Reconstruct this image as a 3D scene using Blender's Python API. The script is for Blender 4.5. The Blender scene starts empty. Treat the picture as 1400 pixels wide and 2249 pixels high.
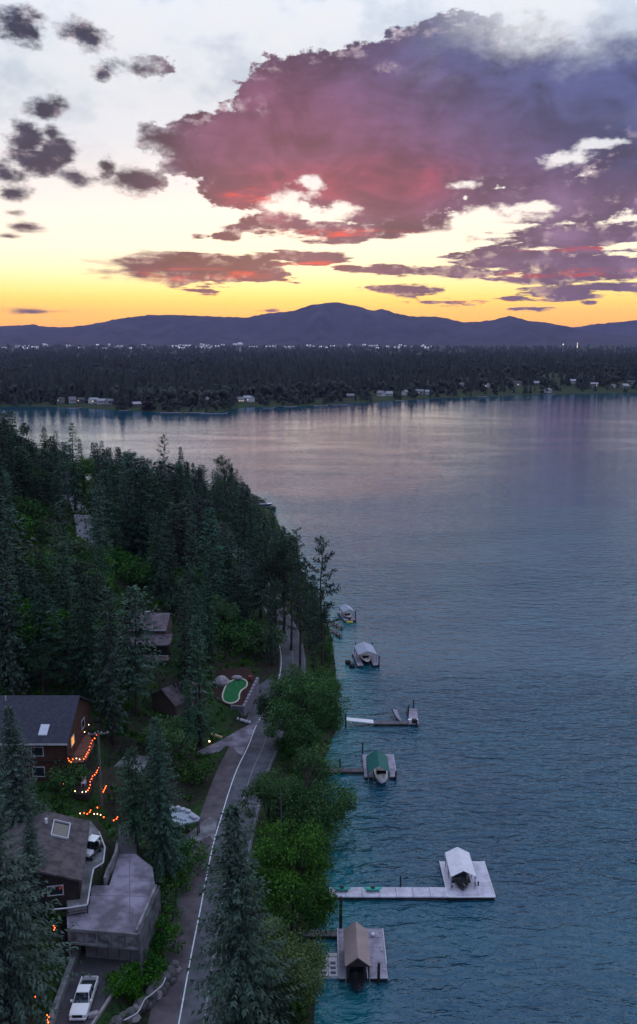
import bpy, math, random
import numpy as np
from mathutils import Vector, Matrix, noise as mnoise

# ------------------------------------------------------------------ camera
SC = bpy.context.scene
H, F, HZ, CX, CY = 70.0, 1900.0, 750.0, 700.0, 1124.5
PITCH = math.atan((CY - HZ) / F)
cam = bpy.data.cameras.new('camera')
cam.sensor_fit = 'HORIZONTAL'; cam.sensor_width = 36.0; cam.lens = 36.0 * F / 1400.0
cam.clip_start = 0.5; cam.clip_end = 60000.0
camo = bpy.data.objects.new('camera', cam); SC.collection.objects.link(camo)
camo.location = (0, 0, H); camo.rotation_euler = (math.pi / 2 - PITCH, 0, 0)
SC.camera = camo

def ray(px, py):
    a = (px - CX) / F; b = -(py - CY) / F
    c, s = math.cos(PITCH), math.sin(PITCH)
    v = np.array([a, c + b * s, -s + b * c])
    return v / np.linalg.norm(v)
def P(px, py, z=0.0):
    d = ray(px, py); t = (z - H) / d[2]
    return np.array([d[0] * t, d[1] * t, z])
def AZEL(px, py):
    d = ray(px, py)
    return math.degrees(math.atan2(d[0], d[1])), math.degrees(math.asin(d[2]))
def proj(x, y, z):
    c, s = math.cos(PITCH), math.sin(PITCH)
    zz = z - H
    dep = y * c - zz * s; up = y * s + zz * c
    return CX + F * x / dep, CY - F * up / dep
def lin(r, g, b):
    def f(c):
        c /= 255.0
        return c / 12.92 if c <= 0.04045 else ((c + 0.055) / 1.055) ** 2.4
    return (f(r), f(g), f(b), 1.0)

# ------------------------------------------------------------------ world / sky
W = bpy.data.worlds.new('World'); SC.world = W; W.use_nodes = True
W.cycles.sampling_method = 'MANUAL'; W.cycles.sample_map_resolution = 512
nt = W.node_tree; nt.nodes.clear()
class NB:
    """small helper that strings nodes together"""
    def __init__(s, tree): s.t = tree
    def n(s, typ, **kw):
        o = s.t.nodes.new(typ)
        for k, v in kw.items(): setattr(o, k, v)
        return o
    def put(s, sock, v):
        if isinstance(v, bpy.types.NodeSocket): s.t.links.new(v, sock)
        elif v is not None: sock.default_value = v
    def m(s, op, a, b=None, c=None, clamp=False):
        o = s.n('ShaderNodeMath', operation=op, use_clamp=clamp)
        s.put(o.inputs[0], a); s.put(o.inputs[1], b); s.put(o.inputs[2], c)
        return o.outputs[0]
    def v(s, op, a, b=None, c=None):
        o = s.n('ShaderNodeVectorMath', operation=op)
        s.put(o.inputs[0], a); s.put(o.inputs[1], b); s.put(o.inputs[2], c)
        return o.outputs['Value'] if op in ('LENGTH', 'DOT_PRODUCT', 'DISTANCE') else o.outputs['Vector']
    def mix(s, f, a, b, blend='MIX'):
        o = s.n('ShaderNodeMix', data_type='RGBA', blend_type=blend)
        s.put(o.inputs[0], f); s.put(o.inputs[6], a); s.put(o.inputs[7], b)
        return o.outputs[2]
    def ramp(s, f, stops, interp='LINEAR'):
        o = s.n('ShaderNodeValToRGB'); r = o.color_ramp; r.interpolation = interp
        while len(r.elements) < len(stops): r.elements.new(0.5)
        for e, (p, c) in zip(r.elements, stops): e.position = p; e.color = c
        s.put(o.inputs[0], f); return o.outputs[0]
    def ss(s, x, a, b):
        o = s.n('ShaderNodeMapRange', interpolation_type='SMOOTHSTEP')
        s.put(o.inputs[0], x); o.inputs[1].default_value = a; o.inputs[2].default_value = b
        return o.outputs[0]
    def noise(s, vec, scale, detail=4, rough=0.55, dist=0.0):
        o = s.n('ShaderNodeTexNoise'); s.put(o.inputs['Vector'], vec)
        o.inputs['Scale'].default_value = scale; o.inputs['Detail'].default_value = detail
        o.inputs['Roughness'].default_value = rough; o.inputs['Distortion'].default_value = dist
        return o.outputs['Fac']
    def comb(s, x, y, z=0.0):
        o = s.n('ShaderNodeCombineXYZ'); s.put(o.inputs[0], x); s.put(o.inputs[1], y); s.put(o.inputs[2], z)
        return o.outputs[0]

SUN_AZ, SUN_EL = -3.0, 2.0            # degrees: the sun is going down behind the hills
SKY_STRENGTH = 0.10
b = NB(nt)
gen = b.n('ShaderNodeTexCoord').outputs['Generated']
sx = b.n('ShaderNodeSeparateXYZ'); b.put(sx.inputs[0], b.v('NORMALIZE', gen))
X, Y, Z = sx.outputs
az = b.m('MULTIPLY', b.m('ARCTAN2', X, Y), 57.29578)
el = b.m('MULTIPLY', b.m('ARCSINE', Z), 57.29578)
ae = b.comb(az, el)
# physical twilight sky, as the base light
nish = b.n('ShaderNodeTexSky', sky_type='NISHITA', sun_disc=False)
nish.sun_elevation = math.radians(SUN_EL); nish.sun_rotation = math.radians(SUN_AZ)
nish.dust_density = 2.0
# sunset gradient, afterglow towards the sun, cool blue away from it
e01 = b.m('DIVIDE', el, 90.0, clamp=True)
glow = b.ramp(e01, [(0.0, lin(255, 150, 18)), (0.011, lin(255, 168, 22)), (0.019, lin(255, 186, 34)), (0.029, lin(255, 208, 76)),
                    (0.036, lin(255, 224, 122)), (0.048, lin(255, 238, 180)), (0.061, lin(255, 244, 210)), (0.086, lin(255, 242, 228)),
                    (0.109, lin(246, 238, 234)), (0.139, lin(226, 229, 236)), (0.167, lin(212, 221, 231)), (0.205, lin(222, 230, 242)),
                    (0.32, lin(226, 238, 255)), (0.6, lin(202, 220, 255)), (1.0, lin(178, 204, 252))])
cool = b.ramp(e01, [(0.0, lin(66, 70, 100)), (0.08, lin(76, 80, 114)), (0.2, lin(92, 106, 150)),
                    (0.5, lin(136, 164, 222)), (1.0, lin(178, 204, 252))])
facing = b.ss(Y, -0.35, 0.85)
base = b.mix(facing, cool, glow)
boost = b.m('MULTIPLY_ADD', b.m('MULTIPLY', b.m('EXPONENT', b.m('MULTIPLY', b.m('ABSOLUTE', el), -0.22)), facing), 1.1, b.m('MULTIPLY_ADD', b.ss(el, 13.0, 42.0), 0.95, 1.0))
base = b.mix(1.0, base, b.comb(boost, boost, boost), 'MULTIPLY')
# thin veil variation in the clear sky
vn = b.noise(b.v('MULTIPLY', ae, (1.0, 1.6, 1.0)), 0.13, 6, 0.6)
base = b.mix(b.m('MULTIPLY', b.ss(vn, 0.36, 0.64), b.ss(el, 7.0, 14.0)), base, b.mix(0.8, base, lin(240, 242, 246)))
base = b.mix(b.m('MULTIPLY', b.ss(vn, 0.52, 0.36), b.ss(el, 8.0, 15.0)), base, b.mix(0.45, base, lin(168, 186, 206)))

# clouds: (x, y, rx, ry) in the photograph, turned into compass bearing and elevation
CL = [(820,300,350,200),(660,335,270,135),(480,325,165,85),(1110,250,380,200),(1370,190,300,150),(720,205,210,105),
      (880,430,170,85),(570,400,140,72),(1010,140,230,105),(1250,435,230,62),(1390,380,120,60),(1100,440,110,42),
      (1290,514,240,30),(1290,584,270,36),(1120,568,150,26),(950,592,105,15),(1210,642,110,11),(1040,661,75,10),
      (1340,630,110,13),(730,508,210,22),(600,484,85,26),(440,590,235,42),(330,588,130,26),(540,596,140,26),(690,568,75,18),(870,637,88,13),
      (752,590,38,11),(440,638,36,5),(36,58,74,46),(176,76,66,38),(300,146,80,30),(226,162,20,12),(95,236,55,33),
      (58,300,50,46),(66,352,92,36),(165,386,46,24),(302,396,62,40),(236,366,26,28),(36,424,52,26),(26,466,34,13),
      (62,496,40,14),(505,515,32,14),(48,587,22,4),(430,518,22,8),(1300,666,22,6),(1160,678,40,5),(85,682,120,6),(600,683,20,4),(1180,470,180,22),(1230,560,260,20),(1000,600,90,12),(1380,600,120,20),(1100,655,120,9),(1240,648,150,9),(870,590,60,14),(640,560,40,10),(540,500,60,12),(820,500,120,14),(130,330,60,34),(10,380,60,30),(20,520,30,6),(110,290,22,22)]
def blobs(lst, wfun):
    acc = None
    for (px, py, rx, ry) in lst:
        a0, e0 = AZEL(px, py)
        a1, _ = AZEL(px + rx, py); _, e1 = AZEL(px, py - ry)
        ra, re = abs(a1 - a0), abs(e1 - e0); w = wfun(ra, re)
        L = b.v('LENGTH', b.v('MULTIPLY_ADD', ae, (1 / ra, 1 / re, 0), (-a0 / ra, -e0 / re, 0)))
        s_ = b.m('MULTIPLY_ADD', L, -w, w)
        acc = s_ if acc is None else b.m('MAXIMUM', acc, s_)
    return acc
S = blobs(CL, lambda ra, re: 0.14 + 1.0 * min(ra, re) ** 0.75)
wv = b.v('MULTIPLY', ae, (1.0, 1.7, 1.0))
n1a = b.noise(wv, 0.40, 9, 0.64)
n1b = b.noise(b.v('MULTIPLY', ae, (0.42, 2.3, 1.0)), 0.55, 8, 0.62)
lowk = b.ss(el, 8.5, 5.5)
n1 = b.m('ADD', b.m('MULTIPLY', n1a, b.m('SUBTRACT', 1.0, lowk)), b.m('MULTIPLY', n1b, lowk))
n4 = b.noise(b.v('ADD', b.v('MULTIPLY', ae, (1.0, 1.5, 1.0)), (7.0, 3.0, 1.0)), 0.22, 6, 0.58, 0.6)
n2 = b.noise(b.v('ADD', wv, (40.0, 13.0, 5.0)), 0.9, 6, 0.6)
n3 = b.noise(b.v('MULTIPLY', ae, (0.5, 3.2, 1.0)), 0.6, 5, 0.6)
HOLE = [(640,445,75,38),(735,465,55,24),(690,400,28,22),(1255,345,75,22),(1310,315,80,16),(1030,402,55,14),(1075,478,120,26),(960,520,70,14),(1180,455,70,14)]
hole = b.ss(b.m('ADD', blobs(HOLE, lambda ra, re: 1.0), b.m('MULTIPLY_ADD', n1, 3.6, -1.75)), 0.10, 0.75)
D = b.m('ADD', S, b.m('MULTIPLY_ADD', n1, 3.2, -1.55))
softer = b.m('MULTIPLY', b.ss(az, 4.0, 14.0), b.ss(el, 12.0, 17.0))
alpha = b.mix(softer, b.mix(b.ss(az, -8.0, -12.0), b.comb(b.ss(D, 0.0, 0.24), 0.0), b.comb(b.ss(D, -0.05, 0.75), 0.0)), b.comb(b.ss(D, -0.35, 2.0), 0.0))
sepa = b.n('ShaderNodeSeparateXYZ'); b.put(sepa.inputs[0], alpha)
alpha = b.m('MULTIPLY', sepa.outputs[0], b.m('SUBTRACT', 1.0, hole))
body = b.ss(D, 0.15, 1.1)
# cloud colours: slate to the left and high up, mauve in the middle, red where the low sun still reaches
ccol = b.mix(b.ss(az, -13.0, -5.0), lin(44, 52, 76), lin(122, 74, 106))
ccol = b.mix(b.m('MULTIPLY', b.ss(b.m('MULTIPLY', el, -1.0), -8.5, -5.5), b.ss(az, -12.0, 12.0)), b.mix(b.ss(el, 5.0, 8.5), lin(92, 56, 68), ccol), lin(112, 84, 112))
hi = b.ss(b.m('ADD', b.m('MULTIPLY', az, 0.55), el), 11.0, 23.0)
ccol = b.mix(hi, ccol, lin(78, 86, 132))
ccol = b.mix(b.m('MULTIPLY', b.ss(az, 7.0, 13.0), b.ss(b.m('MULTIPLY', el, -1.0), -11.0, -7.0)), ccol, lin(132, 104, 138))
RED = [(570,440,200,70),(860,395,230,80),(700,405,300,66)]
red = b.ss(blobs(RED, lambda ra, re: 1.0), 0.0, 0.95)
ccol = b.mix(b.m('MULTIPLY', red, b.m('MULTIPLY', b.m('MULTIPLY_ADD', n3, 0.9, 0.12, clamp=True), b.ss(n4, 0.30, 0.58))), ccol, lin(186, 68, 88))
STREAK = [(450,606,230,20),(730,514,230,16),(1250,600,230,14),(560,436,90,26),(690,580,90,10),(1060,662,90,8),(1300,545,200,8)]
stk = b.m('MULTIPLY', b.ss(blobs(STREAK, lambda ra, re: 1.0), -0.1, 0.7), b.ss(n3, 0.44, 0.62))
ccol = b.mix(stk, ccol, lin(240, 70, 52))
# edges are dark and slaty, the body smoother, with a few sunlit tufts
tuft = b.m('MULTIPLY', b.ss(n2, 0.50, 0.66), b.m('MULTIPLY', b.m('SUBTRACT', 1.0, body), 0.55))
ccol = b.mix(b.m('MULTIPLY', b.m('SUBTRACT', 1.0, body), 0.45), ccol, b.mix(b.ss(az, -14.0, -4.0), lin(44, 54, 80), lin(80, 64, 90)))
bright = b.m('MULTIPLY', b.m('MULTIPLY_ADD', n2, 0.5, b.m('MULTIPLY_ADD', n3, 0.3, 0.58)), b.m('MULTIPLY_ADD', b.ss(n4, 0.34, 0.64), 0.55, 0.68))
ccol = b.mix(1.0, ccol, b.comb(bright, bright, bright), 'MULTIPLY')
ccol = b.mix(tuft, ccol, b.mix(0.55, base, lin(225, 180, 190)))
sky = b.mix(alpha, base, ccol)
# beyond the frame the same broken cloud goes on; below the horizon a dusk ground tone
gn = b.noise(b.v('MULTIPLY', gen, (3.0, 3.0, 7.0)), 0.8, 5, 0.6)
ca = b.m('MULTIPLY', b.ss(gn, 0.60, 0.72), b.ss(el, 1.0, 5.0))
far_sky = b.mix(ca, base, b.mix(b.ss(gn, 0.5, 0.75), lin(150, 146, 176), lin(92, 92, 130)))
far_sky = b.mix(b.ss(el, -3.0, -0.5), lin(60, 58, 74), far_sky)
away = b.m('MAXIMUM', b.m('MAXIMUM', b.ss(b.m('ABSOLUTE', az), 22.0, 32.0), b.ss(el, 20.5, 28.0)), b.ss(b.m('MULTIPLY', el, -1.0), 0.5, 2.0))
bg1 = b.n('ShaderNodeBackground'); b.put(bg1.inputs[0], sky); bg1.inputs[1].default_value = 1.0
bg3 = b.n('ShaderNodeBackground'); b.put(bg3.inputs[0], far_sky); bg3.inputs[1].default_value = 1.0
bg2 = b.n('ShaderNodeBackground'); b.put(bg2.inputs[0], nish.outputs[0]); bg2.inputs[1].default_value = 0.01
mxs = b.n('ShaderNodeMixShader'); b.put(mxs.inputs[0], away)
nt.links.new(bg1.outputs[0], mxs.inputs[1]); nt.links.new(bg3.outputs[0], mxs.inputs[2])
add = b.n('ShaderNodeAddShader'); nt.links.new(mxs.outputs[0], add.inputs[0]); nt.links.new(bg2.outputs[0], add.inputs[1])
wo = b.n('ShaderNodeOutputWorld'); nt.links.new(add.outputs[0], wo.inputs[0])

sun = bpy.data.lights.new('sun', 'SUN'); sun.energy = 0.06; sun.angle = math.radians(25); sun.color = (1.0, 0.62, 0.42)
suno = bpy.data.objects.new('sun', sun); SC.collection.objects.link(suno)
_a, _e = math.radians(SUN_AZ), math.radians(SUN_EL)
suno.rotation_euler = Vector((-math.sin(_a) * math.cos(_e), -math.cos(_a) * math.cos(_e), -math.sin(_e))).to_track_quat('-Z', 'Y').to_euler()
vs = SC.view_settings
vs.view_transform = 'Standard'; vs.look = 'None'; vs.exposure = 0.0; vs.gamma = 1.0; vs.use_curve_mapping = False
SC.render.engine = 'CYCLES'
cy = SC.cycles
cy.use_denoising = True; cy.denoiser = 'OPENIMAGEDENOISE'
cy.max_bounces = 5; cy.diffuse_bounces = 2; cy.glossy_bounces = 3; cy.transmission_bounces = 3; cy.volume_bounces = 0
cy.transparent_max_bounces = 6; cy.use_adaptive_sampling = True; cy.adaptive_threshold = 0.01
cy.sample_clamp_indirect = 4.0

# ------------------------------------------------------------------ helpers
COL = SC.collection
rng = np.random.default_rng(7); random.seed(7)
def smooth(x, a, b_):
    t = np.clip((x - a) / (b_ - a), 0, 1); return t * t * (3 - 2 * t)
MATS = {}
def mat(name, col, rough=0.8, var=0.15, scale=1.5, spec=0.3, metal=0.0, bump=0.0, bscale=8.0, emit=None, estr=0.0, col2=None, detail=5):
    """a procedural surface: base colour broken up by noise in object space"""
    if name in MATS: return MATS[name]
    m = bpy.data.materials.new(name); m.use_nodes = True; t = m.node_tree; k = NB(t)
    p = t.nodes['Principled BSDF']
    c = tuple(col[:3]) + (1.0,)
    tc = k.n('ShaderNodeTexCoord').outputs['Object']
    f = k.noise(tc, scale, detail, 0.6)
    if col2 is None: lo, hi_ = tuple(max(0, x * (1 - var)) for x in c[:3]) + (1,), tuple(x * (1 + var) for x in c[:3]) + (1,)
    else: lo, hi_ = c, tuple(col2[:3]) + (1.0,)
    k.put(p.inputs['Base Color'], k.ramp(f, [(0.3, lo), (0.7, hi_)] if col2 is None else [(0.40, lo), (0.60, hi_)]))
    p.inputs['Roughness'].default_value = rough; p.inputs['Metallic'].default_value = metal
    p.inputs['Specular IOR Level'].default_value = spec
    if bump:
        bn = k.n('ShaderNodeBump'); bn.inputs['Strength'].default_value = bump; bn.inputs['Distance'].default_value = 0.05
        k.put(bn.inputs['Height'], k.noise(tc, bscale, 5, 0.6)); t.links.new(bn.outputs[0], p.inputs['Normal'])
    if emit is not None:
        p.inputs['Emission Color'].default_value = tuple(emit[:3]) + (1,); p.inputs['Emission Strength'].default_value = estr
    MATS[name] = m; return m

def ordinal(n):
    one = ['', 'first', 'second', 'third', 'fourth', 'fifth', 'sixth', 'seventh', 'eighth', 'ninth', 'tenth', 'eleventh', 'twelfth', 'thirteenth', 'fourteenth', 'fifteenth', 'sixteenth', 'seventeenth', 'eighteenth', 'nineteenth']
    if n < 20: return one[n]
    t = ['', '', 'twent', 'thirt', 'fort', 'fift', 'sixt', 'sevent', 'eight', 'ninet'][n // 10]
    return t + ('ieth' if n % 10 == 0 else 'y-' + one[n % 10])
class MB:
    """collects faces; build() links them as ONE mesh object"""
    def __init__(s): s.v = []; s.f = []
    def add(s, vs_, fs):
        o = len(s.v); s.v += [tuple(map(float, q)) for q in vs_]; s.f += [tuple(i + o for i in f) for f in fs]; return s
    def box(s, c, size, rz=0.0, taper=1.0):
        hx, hy, hz = size[0] / 2, size[1] / 2, size[2] / 2; cs, sn = math.cos(rz), math.sin(rz); vs_ = []
        for dz, k in ((-hz, 1.0), (hz, taper)):
            for dx, dy in ((-hx, -hy), (hx, -hy), (hx, hy), (-hx, hy)):
                x, y = dx * k, dy * k
                vs_.append((c[0] + x * cs - y * sn, c[1] + x * sn + y * cs, c[2] + dz))
        return s.add(vs_, [(3, 2, 1, 0), (4, 5, 6, 7), (0, 1, 5, 4), (1, 2, 6, 5), (2, 3, 7, 6), (3, 0, 4, 7)])
    def bar(s, a, b_, w, h):
        a, b_ = np.array(a, float), np.array(b_, float); d = b_ - a; L = np.linalg.norm(d); d = d / L
        up = np.array([0, 0, 1.0]) if abs(d[2]) < 0.95 else np.array([1.0, 0, 0])
        sd = np.cross(d, up); sd /= np.linalg.norm(sd); u = np.cross(sd, d); vs_ = []
        for q in (a, b_):
            for i, j in ((-1, -1), (1, -1), (1, 1), (-1, 1)): vs_.append(q + sd * i * w / 2 + u * j * h / 2)
        return s.add(vs_, [(3, 2, 1, 0), (4, 5, 6, 7), (0, 1, 5, 4), (1, 2, 6, 5), (2, 3, 7, 6), (3, 0, 4, 7)])
    def prism(s, poly, z0, z1):
        n = len(poly); ar = sum(poly[i][0] * poly[(i + 1) % n][1] - poly[(i + 1) % n][0] * poly[i][1] for i in range(n))
        if ar < 0: poly = poly[::-1]
        f0 = z0 if callable(z0) else (lambda x, y: z0); f1 = z1 if callable(z1) else (lambda x, y: z1)
        vs_ = [(q[0], q[1], f0(q[0], q[1])) for q in poly] + [(q[0], q[1], f1(q[0], q[1])) for q in poly]
        return s.add(vs_, [tuple(range(n - 1, -1, -1)), tuple(range(n, 2 * n))] + [(i, (i + 1) % n, n + (i + 1) % n, n + i) for i in range(n)])
    def tube(s, pts, r, n=6, cap=True):
        pts = [np.array(q, float) for q in pts]; rs = r if isinstance(r, (list, tuple, np.ndarray)) else [r] * len(pts); vs_ = []
        for i, q in enumerate(pts):
            d = pts[min(i + 1, len(pts) - 1)] - pts[max(i - 1, 0)]; d /= (np.linalg.norm(d) + 1e-9)
            up = np.array([0, 0, 1.0]) if abs(d[2]) < 0.9 else np.array([1.0, 0, 0])
            a = np.cross(d, up); a /= np.linalg.norm(a); c = np.cross(a, d)
            for k in range(n):
                t = 2 * math.pi * k / n; vs_.append(q + rs[i] * (a * math.cos(t) + c * math.sin(t)))
        fs = []
        for i in range(len(pts) - 1):
            for k in range(n): fs.append((i * n + k, i * n + (k + 1) % n, (i + 1) * n + (k + 1) % n, (i + 1) * n + k))
        if cap: fs += [tuple(range(n - 1, -1, -1)), tuple((len(pts) - 1) * n + k for k in range(n))]
        return s.add(vs_, fs)
    def lathe(s, c, prof, n=10):
        vs_ = []; fs = []
        for (r, z) in prof:
            for k in range(n):
                t = 2 * math.pi * k / n; vs_.append((c[0] + r * math.cos(t), c[1] + r * math.sin(t), c[2] + z))
        for i in range(len(prof) - 1):
            for k in range(n): fs.append((i * n + k, i * n + (k + 1) % n, (i + 1) * n + (k + 1) % n, (i + 1) * n + k))
        fs += [tuple(range(n - 1, -1, -1)), tuple((len(prof) - 1) * n + k for k in range(n))]
        return s.add(vs_, fs)
    def quads(s, *qs):
        for q in qs: s.add(q, [tuple(range(len(q)))])
        return s
    def rock(s, c, size, seed=0, n=2):
        """an uneven boulder: a bent icosphere-like lump"""
        r = np.random.default_rng(seed); ring = 7; prof = [(-1.0, .35), (-.6, .85), (-.05, 1.0), (.5, .8), (.9, .4)]
        vs_ = []
        for (z, q) in prof:
            for k in range(ring):
                t = 2 * math.pi * (k + .3 * r.random()) / ring; j = 1 + .22 * (r.random() - .5)
                vs_.append((c[0] + size[0] / 2 * q * j * math.cos(t), c[1] + size[1] / 2 * q * j * math.sin(t), c[2] + size[2] / 2 * (z + .18 * (r.random() - .5))))
        fs = [tuple(range(ring - 1, -1, -1)), tuple(4 * ring + k for k in range(ring))]
        for i in range(4):
            for k in range(ring): fs.append((i * ring + k, i * ring + (k + 1) % ring, (i + 1) * ring + (k + 1) % ring, (i + 1) * ring + k))
        return s.add(vs_, fs)
    def mesh(s, name, m, off=(0, 0, 0), smooth_=False):
        me = bpy.data.meshes.new(name)
        me.from_pydata([(q[0] - off[0], q[1] - off[1], q[2] - off[2]) for q in s.v], [], s.f)
        if m is not None: me.materials.append(m)
        if smooth_: me.polygons.foreach_set('use_smooth', [True] * len(me.polygons))
        me.update(); return me
    def build(s, name, m, parent=None, smooth_=False, bevel=0.0, base=None):
        """base: the world point of the owning thing; vertices are given in world space"""
        off = (0, 0, 0)
        if parent is not None:
            q = parent
            while q is not None: off = tuple(a + c for a, c in zip(off, q.location)); q = q.parent
        elif base is not None: off = base
        o = bpy.data.objects.new(name, s.mesh(name, m, off, smooth_)); COL.objects.link(o)
        if parent is not None: o.parent = parent
        elif base is not None: o.location = base
        if bevel:
            md = o.modifiers.new('edge', 'BEVEL'); md.width = bevel; md.segments = 1; md.limit_method = 'ANGLE'
        return o
def tag(o, label=None, cat=None, group=None, kind=None):
    if label: o['label'] = label
    if cat: o['category'] = cat
    if group: o['group'] = group
    if kind: o['kind'] = kind
    return o
def thing(name, loc, label, cat, group=None, rz=0.0):
    o = bpy.data.objects.new(name, None); COL.objects.link(o); o.location = tuple(map(float, loc)); o.rotation_euler.z = rz
    return tag(o, label, cat, group)
def np_mesh(name, V, Q, m, smooth_=False):
    """fast mesh from arrays; Q is (n,3) or (n,4)"""
    me = bpy.data.meshes.new(name); V = np.asarray(V, np.float32); Q = np.asarray(Q, np.int32); k = Q.shape[1]
    me.vertices.add(len(V)); me.vertices.foreach_set('co', V.ravel())
    me.loops.add(Q.size); me.loops.foreach_set('vertex_index', Q.ravel())
    me.polygons.add(len(Q)); me.polygons.foreach_set('loop_start', np.arange(0, Q.size, k, dtype=np.int32))
    if smooth_: me.polygons.foreach_set('use_smooth', np.ones(len(Q), bool))
    if m is not None: me.materials.append(m)
    me.update(calc_edges=True); return me
def face_attr(me, name, vals):
    a = me.attributes.new(name, 'FLOAT', 'FACE'); a.data.foreach_set('value', np.asarray(vals, np.float32))
def obj(name, me, parent=None, loc=None):
    o = bpy.data.objects.new(name, me); COL.objects.link(o)
    if parent is not None: o.parent = parent
    if loc is not None: o.location = loc
    return o
def seg_dist(px, py, pl):
    """signed distance to a polyline (positive on its left) and the y-fraction along it"""
    px = np.asarray(px, float); py = np.asarray(py, float)
    best = np.full(px.shape, 1e18); sg = np.ones(px.shape)
    for (ax, ay), (bx, by) in zip(pl[:-1], pl[1:]):
        dx, dy = bx - ax, by - ay; L2 = dx * dx + dy * dy
        t = np.clip(((px - ax) * dx + (py - ay) * dy) / L2, 0, 1)
        ex, ey = px - (ax + t * dx), py - (ay + t * dy); d2 = ex * ex + ey * ey
        cr = dx * (py - ay) - dy * (px - ax); w = d2 < best
        best = np.where(w, d2, best); sg = np.where(w, np.sign(cr), sg)
    return np.sqrt(best) * sg
def poly_dist(px, py, poly):
    """distance outside a polygon (0 inside)"""
    px = np.asarray(px, float); py = np.asarray(py, float); n = len(poly)
    inside = np.zeros(px.shape, bool); best = np.full(px.shape, 1e18)
    for i in range(n):
        ax, ay = poly[i][:2]; bx, by = poly[(i + 1) % n][:2]; dx, dy = bx - ax, by - ay
        t = np.clip(((px - ax) * dx + (py - ay) * dy) / (dx * dx + dy * dy + 1e-12), 0, 1)
        best = np.minimum(best, (px - ax - t * dx) ** 2 + (py - ay - t * dy) ** 2)
        cond = ((ay > py) != (by > py)) & (px < (bx - ax) * (py - ay) / ((by - ay) + 1e-12) + ax)
        inside ^= cond
    return np.where(inside, 0.0, np.sqrt(best))
def catmull(pts, n=8):
    pts = [np.array(q, float) for q in pts]; out = []
    ext = [2 * pts[0] - pts[1]] + pts + [2 * pts[-1] - pts[-2]]
    for i in range(1, len(ext) - 2):
        p0, p1, p2, p3 = ext[i - 1:i + 3]
        for k in range(n):
            t = k / n
            out.append(.5 * ((2 * p1) + (-p0 + p2) * t + (2 * p0 - 5 * p1 + 4 * p2 - p3) * t * t + (-p0 + 3 * p1 - 3 * p2 + p3) * t ** 3))
    out.append(pts[-1]); return out

# ------------------------------------------------------------------ the lie of the land
ROAD_Z = 3.0
WL_PX = [(393,2249),(420,2100),(440,2000),(455,1920),(470,1850),(488,1790),(503,1740),(521,1690),(545,1640),(562,1597),(581,1562),
         (597,1530),(610,1500),(617,1470),(617,1435),(606,1385),(578,1330)]
WL = [P(x, y, ROAD_Z)[:2] for x, y in WL_PX]
d0 = WL[0] - WL[1]; d0 /= np.linalg.norm(d0)
WL = [WL[0] + d0 * 400, WL[0] + d0 * 40] + WL + [np.array((-33., 290.)), np.array((-52., 330.)), np.array((-75., 365.)), np.array((-110., 390.)), np.array((-180., 410.))]
WLs = [WL[0]] + catmull(WL[1:], 6)
SH_PX = [(690,2249),(690,2150),(690,2045),(712,1960),(712,1850),(708,1760),(706,1690),(742,1588),(738,1500),(736,1460),(724,1380),(690,1300),(650,1230),(618,1160),(594,1115),(560,1085)]
SH = [P(x, y, 0)[:2] for x, y in SH_PX]
SH = [np.array((-60., -2500.)), np.array((-8., -300.)), np.array((-3., 30.))] + SH + [np.array(q) for q in ((-48., 408.), (-75., 428.), (-115., 440.), (-175., 452.), (-300., 470.), (-700., 480.), (-2500., 500.))]
SHs = [SH[0]] + catmull(SH[1:], 4)
PADS = []            # (polygon, height or height function, blend width)
def fbm(x, y, s=1.0):
    """cheap smooth value noise from sines"""
    return (np.sin(x * .13 * s + 1.3) * np.cos(y * .11 * s + .4) + .5 * np.sin(x * .29 * s + y * .21 * s) + .3 * np.sin(x * .61 * s - y * .47 * s + 2.)) / 1.8
def terrain(x, y):
    x = np.asarray(x, float); y = np.asarray(y, float)
    s = seg_dist(x, y, SHs); r = seg_dist(x, y, WLs)
    rr = np.maximum(0, r - 4.2)
    hill = ROAD_Z + .45 * np.minimum(rr, 16) + .30 * np.clip(rr - 16, 0, 55) + .08 * np.clip(rr - 71, 0, 300) + fbm(x, y) * 1.1 * np.clip(rr / 12, 0, 1)
    rb = np.maximum(0, -r - 5.6)
    bank = ROAD_Z * np.clip(s / (s + rb + 1e-6), 0, 1)
    z = np.where(r > 0, hill, bank)
    z = np.minimum(z, .3 + .42 * np.maximum(s, 0))
    z = np.where(s < 0, np.maximum(-4.0, s * .35), z)
    for poly, pz, bw in PADS:
        d = poly_dist(x, y, poly); k = 1 - smooth(d, 0.0, bw)
        z = z * (1 - k) + (pz(x, y) if callable(pz) else pz) * k
    return z
TGRID = {}
def bake_terrain():
    xs_ = np.arange(-270, 24, .75); ys_ = np.arange(55, 500, .75); a, c = np.meshgrid(xs_, ys_); TGRID['z'] = terrain(a, c)
    TGRID['r'] = seg_dist(a, c, WLs); TGRID['s'] = seg_dist(a, c, SHs); TGRID['p'] = np.min([poly_dist(a, c, p_[0]) for p_ in PADS], 0)
def look(x, y, key='z'):
    x = np.asarray(x, float); y = np.asarray(y, float); g = TGRID[key]
    u = np.clip((x + 270) / .75, 0, g.shape[1] - 1.001); v = np.clip((y - 55) / .75, 0, g.shape[0] - 1.001); i = u.astype(int); j = v.astype(int); fu, fv = u - i, v - j
    return (g[j, i] * (1 - fu) + g[j, i + 1] * fu) * (1 - fv) + (g[j + 1, i] * (1 - fu) + g[j + 1, i + 1] * fu) * fv
def tz(x, y): return float(look(np.array([x]), np.array([y]))[0])
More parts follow.
